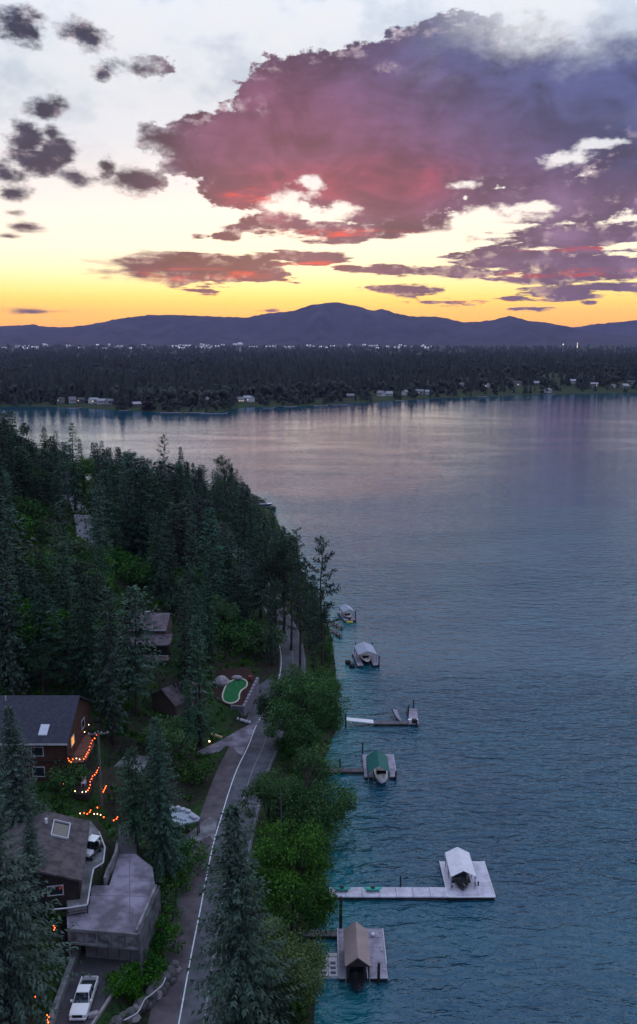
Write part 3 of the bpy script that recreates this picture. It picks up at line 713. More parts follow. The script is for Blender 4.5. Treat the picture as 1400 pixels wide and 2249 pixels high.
# blue roofed house with the lit deck
eA = P(146, 1632, 16.4); xr = eA[0] - .4; yfr = eA[1] + .5; dA = 13.0; wA = 22.0
TA, fA = house('house', 'two storey red brown house under a big blue shingle roof', xr - wA / 2, yfr + dA / 2, HA_G, 0.0, wA, dA, 6.1, 3.7, WOOD_RED, ROOF_BLUE, .55,
    [((7.2, -dA / 2, 4.4), 1.6, 1.3, 'y-', GLASS), ((4.2, -dA / 2, 4.4), 1.8, 1.3, 'y-', GLASS), ((7.2, -dA / 2, 1.4), 1.6, 1.4, 'y-', GLASS), ((4.2, -dA / 2, 1.4), 1.6, 1.4, 'y-', GLASS), ((0, -dA / 2, 4.4), 1.8, 1.3, 'y-', GLASS),
     ((-4, -dA / 2, 4.4), 1.8, 1.3, 'y-', GLASS), ((wA / 2, -3.0, 4.3), 1.5, 1.3, 'x+', LIT), ((wA / 2, 2.5, 4.3), 1.5, 1.3, 'x+', GLASS)], None, DULLW)
sl = (P(96, 1595, 18.0) - fA.o); m_ = MB(); q = lambda x, y, dz=0: fA(x, y, 6.1 + 3.7 * (1 + y / (dA / 2)) + dz)
cx_, cy_ = sl[0], sl[1]
m_.add([q(cx_ + a, cy_ + c, .14) for a, c in ((-.6, -.75), (.6, -.75), (.6, .75), (-.6, .75))] + [q(cx_ + a, cy_ + c, -.05) for a, c in ((-.6, -.75), (.6, -.75), (.6, .75), (-.6, .75))], [(0, 1, 2, 3), (0, 4, 5, 1), (1, 5, 6, 2), (2, 6, 7, 3), (3, 7, 4, 0)])
m_.build('skylight', SKYGLASS, TA)
for xx in (-7.5, 1.2):
    m_ = MB(); p_ = fA(xx, -.8, 6.1 + 3.7 * (1 - .8 / 6.5)); m_.tube([p_, p_ + [0, 0, .7]], .09, 6); m_.build('roof_vent', DULLW, TA)
m_ = MB(); fA.box(m_, (wA / 2 + .1, -dA / 2 + .1, 2.8), (.3, .3, 6.0)); m_.build('corner_post', WOOD_DK, TA)
m_ = MB(); fA.box(m_, (5.6, -dA / 2 - .06, 2.95), (10.5, .1, .22)); m_.build('floor_band', WOOD_DK, TA)
# stepped mauve roofed house
TB, fB = house('house', 'stepped mauve roofed house with a stone chimney in the woods', -33.0, 163.5, 10.6, 0.0, 6.5, 8.5, 5.2, 1.7, WOOD_MID, ROOF_MAUVE, .5,
    [((-1.6, -4.25, 3.2), 1.4, 1.1, 'y-', GLASS), ((1.4, -4.25, 3.2), 1.4, 1.1, 'y-', GLASS)], (-.4, -1.6, 7.6), DULLW)
m_ = MB(); m_.prism([tuple(fB(a, c)[:2]) for a, c in ((-3.4, -7.6), (4.9, -7.6), (4.9, -4.3), (-3.4, -4.3))], lambda x, y: 10.6 + 2.75 + (y - 155.9) * .34, lambda x, y: 10.6 + 2.95 + (y - 155.9) * .34); m_.build('lower_roof', ROOF_MAUVE, TB)
m_ = MB(); fB.box(m_, (.6, -5.6, 1.1), (7.2, 2.4, 3.2)); m_.build('lower_wall', WOOD_DK, TB)
m_ = MB(); fB.box(m_, (1.6, -8.6, .55), (6.4, 2.0, .2)); m_.build('porch_floor', WOOD_MID, TB)
for xx in (-1.4, .6, 2.6, 4.6):
    m_ = MB(); fB.box(m_, (xx, -9.5, .95), (.1, .1, 1.0)); m_.build('porch_post', DULLW, TB)
m_ = MB(); fB.box(m_, (1.6, -9.5, 1.5), (6.4, .1, .1)); m_.build('porch_rail', DULLW, TB)
# small grey gable beside it
house('garage', 'small grey gabled garage roof half hidden by conifers', -24.6, 142.0, 7.2, math.radians(52), 6.5, 6.0, 2.7, 1.9, WOOD_MID, ROOF_MAUVE, .5, [((0, -3, 1.5), 1.2, 1.0, 'y-', GLASS)], cat='garage')
q = G(8, 1362); house('cabin', 'little pale roofed cabin among conifers at the picture edge', q[0] - 1, q[1] + 2, q[2], .2, 5, 4.5, 2.6, 1.4, WOOD_MID, DULLW, .4, [((1, -2.25, 1.5), .9, .9, 'y-', GLASS)], cat='cabin')
# brown roofed house beside the parking deck
a0, a1 = P(198, 1803, 13.0), P(181, 1934, 13.0); yw = math.atan2(a0[1] - a1[1], a0[0] - a1[0]); Lr = float(np.linalg.norm(a0 - a1)); mid = (a0 + a1) / 2; nv = np.array([-math.sin(yw), math.cos(yw), 0]); cD = mid + nv * 4.9
TD, fD = house('house', 'low brown roofed house beside the parking deck', cD[0], cD[1], WALK_Z, yw, Lr - .8, 9.0, 2.62, 1.7, WOOD_DK, ROOF_BROWN, .4, [((-3, -4.5, 1.4), 1.5, 1.1, 'y-', GLASS), ((2.5, -4.5, 1.4), 1.5, 1.1, 'y-', GLASS), ((-(Lr - .8) / 2, -2, 1.4), 1.6, 1.1, 'x-', GLASS)])
def onD(x, y, dz): return fD(x, y, 2.62 + 1.7 * (1 - abs(y) / 4.5) + dz)
hx, hy = 2.6, -1.9
for (a, c) in (((hx - 1.6, hy - .9), (hx + 1.6, hy - .9)), ((hx - 1.6, hy + .9), (hx + 1.6, hy + .9)), ((hx - 1.6, hy - .9), (hx - 1.6, hy + .9)), ((hx + 1.6, hy - .9), (hx + 1.6, hy + .9))):
    MB().bar(onD(*a, .14), onD(*c, .14), .13, .2).build('skylight_curb', DULLW, TD)
MB().quads([onD(hx - 1.5, hy - .8, .06), onD(hx + 1.5, hy - .8, .06), onD(hx + 1.5, hy + .8, .06), onD(hx - 1.5, hy + .8, .06)]).build('skylight_glass', SKYGLASS if False else GLASS, TD)
MB().tube([onD(3.4, -.2, 0), onD(3.4, -.2, .6)], .16, 7).build('roof_vent', WHITE, TD)

# ------------------------------------------------------------------ garage with parking deck on top
fl, frt = np.array(DECK[0]), np.array(DECK[1]); cG = (DECK[0] + DECK[1]) / 2
TG = thing('parking_deck', (cG[0], cG[1] + 1.5, DRIVE_Z), 'mauve concrete parking deck over a garage above the white pickup', 'parking deck')
dk = MB().prism([tuple(q) for q in DECK], DECK_Z - .35, DECK_Z).build('deck_slab', CONC, TG)
u = (frt - fl) / np.linalg.norm(frt - fl); nv = np.array([u[1], -u[0]])   # nv: towards the camera
Lf = float(np.linalg.norm(frt - fl))
def fp(s, out, z): return np.array([*(fl + u * s + nv * out), z])
MB().bar(fp(0, .10, DECK_Z - .13), fp(Lf, .10, DECK_Z - .13), .16, .34).build('top_beam', CONC_G, TG)
MB().bar(fp(0, .10, DECK_Z - 1.72), fp(Lf, .10, DECK_Z - 1.72), .2, .24).build('bottom_beam', CONC_G, TG)
for k in range(6):
    MB().box(fp(Lf * k / 5 * .985 + .06, .08, DECK_Z - .95), (.16, .14, 1.3)).build('panel_post', CONC_G, TG)
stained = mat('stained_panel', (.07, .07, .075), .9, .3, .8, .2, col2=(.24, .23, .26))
for k in range(5):
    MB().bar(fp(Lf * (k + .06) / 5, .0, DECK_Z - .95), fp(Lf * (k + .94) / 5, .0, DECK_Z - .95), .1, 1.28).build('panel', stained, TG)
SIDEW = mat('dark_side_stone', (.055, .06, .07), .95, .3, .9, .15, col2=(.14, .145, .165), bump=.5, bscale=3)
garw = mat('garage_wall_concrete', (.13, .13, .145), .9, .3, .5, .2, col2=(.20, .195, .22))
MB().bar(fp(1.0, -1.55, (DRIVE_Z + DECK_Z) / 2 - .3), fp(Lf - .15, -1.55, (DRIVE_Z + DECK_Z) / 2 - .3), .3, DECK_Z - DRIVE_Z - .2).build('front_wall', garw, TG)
for k in range(1, 5):
    MB().bar(fp(1.0 + (Lf - 1.2) * k / 5, -1.385, DRIVE_Z + .2), fp(1.0 + (Lf - 1.2) * k / 5, -1.385, DECK_Z - 1.9), .05, .04).build('wall_joint', WOOD_DK, TG)
lamp = MB().lathe(fp(4.2, -1.28, DRIVE_Z + 1.9), [(.02, -.2), (.16, -.14), (.16, .1), (.05, .2)], 8); lamp.build('wall_lamp', mat('lamp_white', (.8, .8, .8), .4, .05, emit=(1, .95, .9), estr=1.2), TG)
sb = np.array(DECK[2]); us = (sb - frt) / np.linalg.norm(sb - frt)
sd_ = np.array([us[1], -us[0]])
a = frt + sd_ * .18; c = sb + us * 1.0 + sd_ * .18
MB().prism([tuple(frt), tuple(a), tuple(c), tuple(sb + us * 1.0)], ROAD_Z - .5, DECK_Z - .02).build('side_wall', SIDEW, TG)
MB().prism([tuple(frt + us * .1 - sd_ * .28), tuple(frt + us * .1 - sd_ * .02), tuple(sb + us * .6 - sd_ * .02), tuple(sb + us * .6 - sd_ * .28)], DECK_Z + .002, DECK_Z + .42).build('side_curb', CONC_G, TG)
bk = [np.array(q) for q in DECK]; MB().prism([tuple(bk[9]), tuple(bk[9] + [-.25, 0]), tuple(bk[0] + [-.25, 0]), tuple(bk[0])], DRIVE_Z - .5, DECK_Z - .02).build('side_wall', STONE, TG)
for (p0, p1) in (((-20.0, 81.5), (-22.5, 93.0)), ((-25.8, 86.2), (-18.7, 86.0))):
    MB().bar((*p0, DECK_Z + .003), (*p1, DECK_Z + .003), .05, .012).build('slab_joint', CONC_D, TG)
# curved concrete curb at the back of the deck
cu = catmull([P(x, y, DECK_Z)[:2] for x, y in ((262,1862),(258,1885),(250,1905),(240,1925),(234,1944))], 5)
TK = thing('curb_wall', (cu[8][0], cu[8][1], DECK_Z), 'curved pale concrete curb wall at the back of the parking deck', 'wall')
lw = offset_line(cu, -.30); m_ = MB(); n = len(cu)
m_.add([(q[0], q[1], DECK_Z - .5) for q in cu] + [(q[0], q[1], DECK_Z - .5) for q in lw] + [(q[0], q[1], DECK_Z + .95) for q in cu] + [(q[0], q[1], DECK_Z + .95) for q in lw],
  [(i, i + 1, 2 * n + i + 1, 2 * n + i) for i in range(n - 1)] + [(n + i + 1, n + i, 3 * n + i, 3 * n + i + 1) for i in range(n - 1)] + [(2 * n + i, 2 * n + i + 1, 3 * n + i + 1, 3 * n + i) for i in range(n - 1)] + [(0, 2 * n, 3 * n, n), (n - 1, 2 * n - 1, 4 * n - 1, 3 * n - 1)])
m_.build('wall_body', CONC_G, TK)
# white topped railing along the walkway
rl = [P(x, y, WALK_Z + 1.0) for x, y in ((218,1828),(231,1862),(227,1895),(206,1908),(201,1930),(192,1988),(148,1995),(118,1998))]
TR = thing('railing', (rl[4][0], rl[4][1], WALK_Z), 'dark railing with a pale top rail edging the walkway', 'railing')
for p0, p1 in zip(rl[:-1], rl[1:]):
    MB().bar(p0, p1, .14, .09).build('top_rail', DULLW, TR); d = p1 - p0; nn = max(1, int(np.linalg.norm(d) / 1.3))
    MB().bar(p0 - [0, 0, .55], p1 - [0, 0, .55], .06, .05).build('mid_rail', WOOD_DK, TR)
    for k in range(nn): MB().box(p0 + d * k / nn - [0, 0, .55], (.09, .09, 1.0)).build('post', WOOD_DK, TR)
# driveway walls
dl = [P(x, y, DRIVE_Z + .9)[:2] for x, y in ((172,2074),(150,2130),(128,2190),(107,2249),(80,2330))]
TW = thing('retaining_wall', (dl[1][0], dl[1][1], DRIVE_Z), 'pale concrete retaining wall along the pickup driveway', 'wall')
for p0, p1 in zip(dl[:-1], dl[1:]):
    MB().bar((*p0, DRIVE_Z + .2), (*p1, DRIVE_Z + .2), .55, 1.4).build('wall_section', CONC_G, TW)
dr = [P(x, y, DRIVE_Z + .05)[:2] for x, y in ((298,2106),(285,2125),(262,2160),(240,2195),(216,2232),(196,2262))]
TC = thing('curb', (dr[2][0], dr[2][1], DRIVE_Z), 'low pale curb along the lake side of the pickup driveway', 'curb')
for p0, p1 in zip(dr[:-1], dr[1:]):
    MB().bar((*p0, DRIVE_Z + .05), (*p1, DRIVE_Z + .05), .22, .35).build('curb_stone', ROCK_P, TC)
q = P(205, 2233, DRIVE_Z); o = MB().box((q[0], q[1], DRIVE_Z + .22), (1.0, .5, .4), .35).build('stone_block', ROCK_P, base=(q[0], q[1], DRIVE_Z), bevel=.04); tag(o, 'pale stone block beside the front wheel of the pickup', 'stone')
# boulder wall above the path, with a pale hose along its top
TB_ = [P(x, y, ROAD_Z + .5) for x, y in ((388,2126),(380,2140),(371,2150),(362,2161),(353,2171),(344,2182),(335,2192),(324,2202),(314,2212),(302,2221),(292,2231),(280,2240),(268,2249),(258,2258))]
TBW = thing('boulder_wall', (TB_[6][0], TB_[6][1], ROAD_Z), 'grey boulder wall along the inner edge of the purple path', 'wall')
rr = np.random.default_rng(5)
for k, q in enumerate(TB_):
    for lv in range(2):
        s_z = .75 + .5 * rr.random(); MB().rock((q[0] - .35 * lv + .15 * rr.standard_normal(), q[1] + .15 * rr.standard_normal(), ROAD_Z + .3 + lv * .62), (s_z * 1.25, s_z * 1.1, s_z), 900 + 2 * k + lv).build('boulder', ROCK_P if (k + lv) % 5 == 0 else ROCK, TBW)
hp = catmull([P(x, y, ROAD_Z + 1.7) for x, y in ((364,2148),(356,2165),(343,2176),(330,2187),(318,2196),(308,2216),(298,2228),(272,2242))], 5)
tag(MB().tube(hp, .07, 6).build('hose', DULLW, base=tuple(hp[10])), 'pale hose lying along the top of the boulder wall', 'hose')
# rocks along the inner edge of the path
EDGE = offset_line(WV, 3.5); ek = [i for i, q in enumerate(EDGE) if 84 < q[1] < 112]; k = 0; pos = 84.5
while pos < 111.5:
    i = min(ek, key=lambda t: abs(EDGE[t][1] - pos)); j = i + (1 if EDGE[i][1] < pos else -1); tt = abs(pos - EDGE[i][1]) / (abs(EDGE[j][1] - EDGE[i][1]) + 1e-6); q = EDGE[i] * (1 - tt) + EDGE[j] * tt; s_z = .3 + .55 * rr.random() ** 2
    o = MB().rock((q[0] - .5 * rr.random(), q[1], ROAD_Z + .15), (s_z * 1.6, s_z * 1.4, s_z), 950 + k).build('edge_rock', ROCK if k % 3 else ROCK_P, base=(q[0], q[1], ROAD_Z))
    tag(o, f'low rock edging the purple path, {ordinal(k + 1)} in line beyond the boulder wall', 'rock', 'rocks edging the path'); k += 1; pos += .5 + 3.2 * rr.random() ** 1.5

# ------------------------------------------------------------------ putting green terrace
TT = thing('terrace_wall', (-12.7, 152.0, ROAD_Z), 'mauve stone block wall holding up the putting green terrace', 'wall')
w0, w1, w2 = np.array((-11.7, 157.6)), np.array((-13.6, 146.4)), np.array((-15.9, 146.9))
def wall_blocks(p0, p1, z0, zt, T, m_):
    L = np.linalg.norm(p1 - p0); rows = 5; nb = max(1, int(L / 1.25))
    for r_ in range(rows):
        for k in range(nb + (r_ % 2)):
            a = max(0, (k - (.5 if r_ % 2 else 0)) / nb); c = min(1, (k + 1 - (.5 if r_ % 2 else 0)) / nb)
            if c <= a: continue
            pa, pc = p0 + (p1 - p0) * (a + .008), p0 + (p1 - p0) * (c - .008); za = z0 + (float(zt(*((pa + pc) / 2))) + .15 - z0) * r_ / rows; zb = z0 + (float(zt(*((pa + pc) / 2))) + .15 - z0) * (r_ + 1) / rows - .03
            if zb - za < .1: continue
            MB().bar((*pa, (za + zb) / 2), (*pc, (za + zb) / 2), .45 + .03 * ((k * 7 + r_ * 3) % 3), zb - za).build('block', m_, T)
wall_blocks(w0, w1, ROAD_Z - .1, terr_z, TT, STONE); wall_blocks(w1, w2, ROAD_Z - .1, terr_z, TT, CONC_G)
slab_ = MB().prism([tuple(q) for q in TERR], ROAD_Z - .3, lambda x, y: float(terr_z(x, y))); tag(slab_.build('ground', mat('bark_mulch', (.038, .022, .020), .95, .4, 3.0, .1, bump=.6, bscale=6)), 'red brown mulch bed of the terrace', kind='structure')
kid = catmull([(P(x, y, 5.9)[0], P(x, y, 5.9)[1]) for x, y in ((489,1524),(496,1510),(508,1501),(522,1497),(536,1498),(543,1503),(541,1511),(531,1517),(526,1524),(525,1532),(517,1538),(505,1540),(494,1537),(489,1531),(489,1524))], 5)[:-1]
gt = thing('putting_green', (float(np.mean([q[0] for q in kid])), float(np.mean([q[1] for q in kid])), 5.8), 'kidney shaped putting green with a pale stone rim', 'putting green')
MB().prism([tuple(q) for q in kid], 4.6, lambda x, y: float(terr_z(x, y)) + .06).build('turf', mat('artificial_turf', (.018, .115, .042), .9, .22, 2.0, .1), gt)
rim = MB(); ring = [np.array((q[0], q[1], float(terr_z(q[0], q[1])) + .10)) for q in kid]; rim.tube(ring + [ring[0]], .15, 6); rim.build('rim', mat('pale_edging', (.50, .46, .38), .85, .2), gt)
for k, (x, y) in enumerate(((503,1516),(520,1509),(514,1524))):
    q = P(x, y, 6.0); z0 = float(terr_z(q[0], q[1])); MB().tube([(q[0], q[1], z0), (q[0], q[1], z0 + 1.1)], .025, 5).build('pin', DULLW, gt)
q = P(490, 1500, 6.4); o = MB().rock((q[0] - .3, q[1], 6.7), (3.2, 2.6, 2.2), 41).build('boulder', ROCK_P, base=(q[0], q[1], 6.2)); tag(o, 'large pale mauve boulder at the corner of the putting green', 'boulder')
q = P(521, 1490, 6.6); o = MB().rock((q[0], q[1], 6.8), (2.2, 1.1, .8), 43).build('boulder', ROCK_P, base=(q[0], q[1], 6.5)); tag(o, 'flat pale boulder behind the putting green', 'boulder')
q = P(550, 1489, 6.8); m_ = MB().lathe((q[0], q[1], 6.4), [(.3, 0), (.42, .5), (.40, .8), (.1, .85)], 9); o = m_.build('planter', mat('red_glaze', (.20, .04, .032), .5, .2), base=(q[0], q[1], 6.4)); tag(o, 'small red planter at the back of the mulch terrace', 'planter')
for k, (pa, pc, lab) in enumerate((((513,1571),(524,1578),'short white stone edging below the terrace corner, uphill piece'),((527,1579),(551,1586),'longer white stone edging beside the road below the terrace'))):
    a, c = P(*pa, ROAD_Z + .4), P(*pc, ROAD_Z + .4); T = thing('stone_edging', (a[0], a[1], ROAD_Z), lab, 'edging'); nn = 3 + k
    for i in range(nn):
        p_ = a + (c - a) * (i + .5) / nn; MB().rock((p_[0], p_[1], ROAD_Z + .28), (float(np.linalg.norm(c - a)) / nn * 1.1, .7, .6), 60 + i + 10 * k).build('stone', DULLW, T)
a, c = P(464, 1612, 4.2), P(488, 1620, 3.7); tag(MB().bar(a, c, .35, .3).build('timber_beam', mat('pale_timber', (.46, .38, .22), .8, .15), base=tuple(c)), 'pale yellow timber beam above the mauve driveway', 'beam')
q = P(460, 1623, 4.2); TL = thing('path_lamp', (q[0], q[1], tz(q[0], q[1])), 'tiny bright garden lamp beside the yellow timber beam', 'lamp'); z0 = tz(q[0], q[1])
MB().tube([(q[0], q[1], z0), (q[0], q[1], z0 + .6)], .03, 5).build('stake', WOOD_DK, TL); MB().lathe((q[0], q[1], z0 + .6), [(.05, 0), (.13, .05), (.13, .2), (.02, .28)], 7).build('lamp_head', BULB_W, TL)
a, c = G(441, 1590), G(438, 1632); T = thing('utility_pole', (c[0], c[1], tz(c[0], c[1])), 'grey bare pole among conifers above the mauve driveway', 'pole')
MB().tube([(c[0], c[1], tz(c[0], c[1]) - .5), (c[0], c[1], tz(c[0], c[1]) + 5.2)], [.22, .16], 8).build('shaft', POLE, T)
# carport by the pale ramp
cp = [P(x, y, 5.4) for x, y in ((372,1775),(412,1776),(440,1796),(436,1802),(383,1815))]; cc = np.mean(cp, 0)
T = thing('carport', (cc[0], cc[1], ROAD_Z), 'low carport with a pale blue flat roof beside the pale ramp', 'carport'); MB().prism([tuple(q[:2]) for q in cp], 5.2, 5.4).build('roof', mat('pale_blue_roof', (.27, .32, .38), .6, .2, 1.2, .4), T)
for q in cp:
    p_ = q * .9 + cc * .1; MB().box((p_[0], p_[1], 4.0), (.14, .14, 2.4)).build('post', WOOD_DK, T)
for k, (x, y) in enumerate(((380,1776),(391,1775),(402,1779),(413,1783),(421,1793),(428,1797))):
    q = P(x, y, 5.5); MB().rock((q[0], q[1], 5.62), (.9, .7, .45), 70 + k).build('cover_lump', DULLW, T)

# patio and stair behind the lit deck
T = thing('patio', (-28.8, 119.5, 7.6), 'grey concrete patio with a timber frame behind the utility pole', 'patio'); MB().prism([(-31.2, 116.6), (-26.0, 116.2), (-25.8, 122.4), (-29.6, 122.8)], 7.2, 7.85).build('floor_slab', CONC_G, T)
for (x, y) in ((-30.6, 117.2), (-28.4, 117.0), (-30.0, 121.6), (-27.8, 121.6)): MB().box((x, y, 8.9), (.16, .16, 2.2)).build('post', WOOD_DK, T)
for a, c in (((-30.6, 117.2), (-28.4, 117.0)), ((-30.0, 121.6), (-27.8, 121.6)), ((-30.6, 117.2), (-30.0, 121.6)), ((-28.4, 117.0), (-27.8, 121.6))): MB().bar((*a, 10.0), (*c, 10.0), .14, .16).build('beam', WOOD_DK, T)
for k in range(6): MB().box((-28.2 + .1 * k, 116.0 - .4 * k, 7.7 - .17 * k), (2.2, .42, .2)).build('step', CONC_G, T)
# lit timber deck on the end of the blue roofed house
dz = 12.6; dp = [P(x, y, dz) for x, y in ((150,1618),(196,1614),(208,1634),(186,1674),(152,1676))]; cc = np.mean(dp, 0)
T = thing('timber_deck', (cc[0], cc[1], HA_G), 'red brown timber deck outlined by string lights', 'deck'); MB().prism([tuple(q[:2]) for q in dp], dz - .3, dz - .1).build('joist_frame', WOOD_DK, T)
x0, x1 = min(q[0] for q in dp), max(q[0] for q in dp)
BOARD = mat('deck_board', (.21, .10, .075), .8, .3, 2.0, .2)
pol = [q[:2] for q in dp]; yb = min(q[1] for q in dp)
while yb < max(q[1] for q in dp) - .3:
    # clip a board strip against the deck outline
    xsn = []
    for i in range(5):
        a, c = pol[i], pol[(i + 1) % 5]
        if (a[1] - yb - .14) * (c[1] - yb - .14) < 0: xsn.append(a[0] + (c[0] - a[0]) * (yb + .14 - a[1]) / (c[1] - a[1]))
    if len(xsn) >= 2 and max(xsn) - min(xsn) > .3: MB().box(((min(xsn) + max(xsn)) / 2, yb + .14, dz - .04), (max(xsn) - min(xsn), .27, .07)).build('board', BOARD, T)
    yb += .30
for i in range(5):
    a, c = dp[i], dp[(i + 1) % 5]; MB().bar(a + [0, 0, .95], c + [0, 0, .95], .08, .07).build('rail', WOOD_DK, T); MB().box(a + [0, 0, -.5], (.13, .13, 3.0)).build('post', WOOD_DK, T)
lz = 11.0; lp = [P(x, y, lz) for x, y in ((168,1700),(214,1690),(204,1732),(192,1744),(164,1742))]; cc = np.mean(lp, 0)
T = thing('timber_deck', (cc[0], cc[1], lz - .6), 'dark lower timber deck below the lit one', 'deck'); MB().prism([tuple(q[:2]) for q in lp], lz - .9, lz - .1).build('floor', WOOD_DK, T)
for i in range(5):
    a, c = lp[i], lp[(i + 1) % 5]; MB().bar(a + [0, 0, .9], c + [0, 0, .9], .08, .07).build('rail', WOOD_DK, T); MB().box(a + [0, 0, .4], (.12, .12, 1.1)).build('post', WOOD_DK, T)
q = P(184, 1724, lz); m_ = MB()
T = thing('garden_chair', (q[0], q[1], lz - .1), 'white garden chair on the dark lower deck', 'chair')
MB().box((q[0], q[1], lz + .35), (.6, .6, .08)).build('seat', WHITE, T); MB().box((q[0], q[1] + .3, lz + .7), (.6, .08, .7)).build('backrest', WHITE, T)
for a in (-.25, .25):
    for c in (-.25, .25): MB().box((q[0] + a, q[1] + c, lz + .12), (.06, .06, .42)).build('leg', WHITE, T)
bulb_me = {}
def bulb_mesh(m_):
    if m_.name not in bulb_me: bulb_me[m_.name] = MB().lathe((0, 0, 0), [(.02, .075), (.052, .04), (.064, -.02), (.04, -.065), (.01, -.08)], 7).mesh('bulb', m_, smooth_=True)
    return bulb_me[m_.name]
def string_lights(label, pts, z, white=(), wire=True):
    w = [P(x, y, z) for x, y in pts]; c = np.mean(w, 0); T = thing('string_lights', tuple(c), label, 'string lights')
    if wire and len(w) > 1: MB().tube([q + [0, 0, .12] for q in w], .02, 4).build('wire', BLACK, T)
    for k, q in enumerate(w): obj('bulb', bulb_mesh(BULB_W if k in white else BULB), T, tuple(q - c))
string_lights('amber string lights around the edge of the red brown deck', [(186,1608),(178,1608),(170,1608),(163,1607),(160,1612),(156,1618),(153,1624),(152,1630),(150,1636),(150,1642),(150,1650),(150,1658),(150,1666),(152,1671),(156,1674),(160,1668),(168,1666),(175,1668),(184,1667),(188,1662),(190,1657),(193,1653),(196,1647),(197,1640),(200,1633),(203,1627),(208,1622),(212,1614)], 13.6, (0, 1, 2, 16, 17))
string_lights('little amber light cluster above the lit deck behind the roof end', [(176,1566),(177,1572),(174,1575),(171,1577)], 14.4)
string_lights('single white lamp over the back of the lit deck', [(195,1592)], 14.2, (0,))
string_lights('amber string lights down the edge of the lower deck', [(217,1686),(214,1692),(212,1697),(208,1702),(203,1705),(201,1711),(198,1717),(198,1724),(196,1731),(193,1736),(189,1739),(181,1740),(165,1738)], 12.1, (10, 11, 12))
string_lights('short amber light string beside the utility pole', [(233,1727),(231,1731),(229,1735),(227,1739)], 11.4)
string_lights('amber and white lights along the garden path above the brown roof', [(204,1758),(216,1769),(214,1774),(199,1780),(197,1784),(192,1788),(185,1786),(176,1787),(207,1788),(214,1788),(221,1790),(228,1795)], 9.2, (0, 7, 8, 9, 10))
string_lights('amber light knot on the shrub past the garden path lights', [(258,1795),(256,1799),(250,1802)], 8.6)
string_lights('amber lights in the big corner conifer level with the walkway', [(118,2033),(120,2038),(119,2043)], 10.0)
string_lights('amber lights low in the corner conifer beside the retaining wall', [(75,2185),(77,2190),(75,2195)], 8.0)
string_lights('amber light cluster beside the retaining wall at the bottom edge', [(104,2230),(107,2235),(105,2240),(106,2246)], 6.6)
string_lights('single white lamp in the dark below the blue roofed house', [(67,1778)], 10.0, (0,))
string_lights('single amber lamp on the house corner under the eave', [(139,1722)], 11.5)

# ------------------------------------------------------------------ utility poles
def utility_pole(px, py, h, label, arms=2, yaw=.4):
    q = G(px, py); z = q[2]; T = thing('utility_pole', (q[0], q[1], z), label, 'utility pole')
    MB().tube([(q[0], q[1], z - .5), (q[0], q[1], z + h)], [.20, .13], 8).build('shaft', POLE, T); f = Fr(q[0], q[1], z, yaw)
    for k in range(arms):
        za = h - .5 - 2.2 * k; m_ = MB(); f.box(m_, (0, .2, za), (2.8, .14, .16)); ar = m_.build('crossarm', POLE, T)
        for xx in (-1.2, -.4, .4, 1.2): MB().lathe(f(xx, .2, za + .08), [(.05, 0), (.09, .08), (.05, .22)], 6).build('insulator', DULLW, ar)
    if arms > 1: MB().lathe(f(.45, 0, h - 4.4), [(.05, 0), (.28, .05), (.28, .85), (.1, .95)], 9).build('transformer', METAL, T)
utility_pole(224, 1768, 10.5, 'grey timber utility pole rising beside the lower deck', 1, .2)
utility_pole(148, 1102, 10.0, 'utility pole with crossarms where the hillside road bends', 2, .3)
# ------------------------------------------------------------------ vehicles
CARW = mat('white_car_paint', (.72, .72, .76), .25, .04, 1, .6)
CARG = mat('dark_car_glass', (.012, .016, .022), .06, .05, 1, .8)
def wheel(T, f, x, y, r=.40, w=.27):
    m_ = MB(); a, c = f(x, y - w / 2, r), f(x, y + w / 2, r); m_.tube([a, c], r, 14); t = m_.build('tyre', BLACK, T)
    s_ = 1 if y > 0 else -1; MB().tube([f(x, y + s_ * (w / 2 - .02), r), f(x, y + s_ * (w / 2 + .02), r)], r * .62, 10).build('rim', METAL, t)
def loft(m_, secs):
    """secs: list of equal-length rings"""
    n = len(secs[0]); V = [q for s in secs for q in s]
    m_.add(V, [(i * n + k, i * n + (k + 1) % n, (i + 1) * n + (k + 1) % n, (i + 1) * n + k) for i in range(len(secs) - 1) for k in range(n)] + [tuple(range(n - 1, -1, -1)), tuple((len(secs) - 1) * n + k for k in range(n))]); return m_
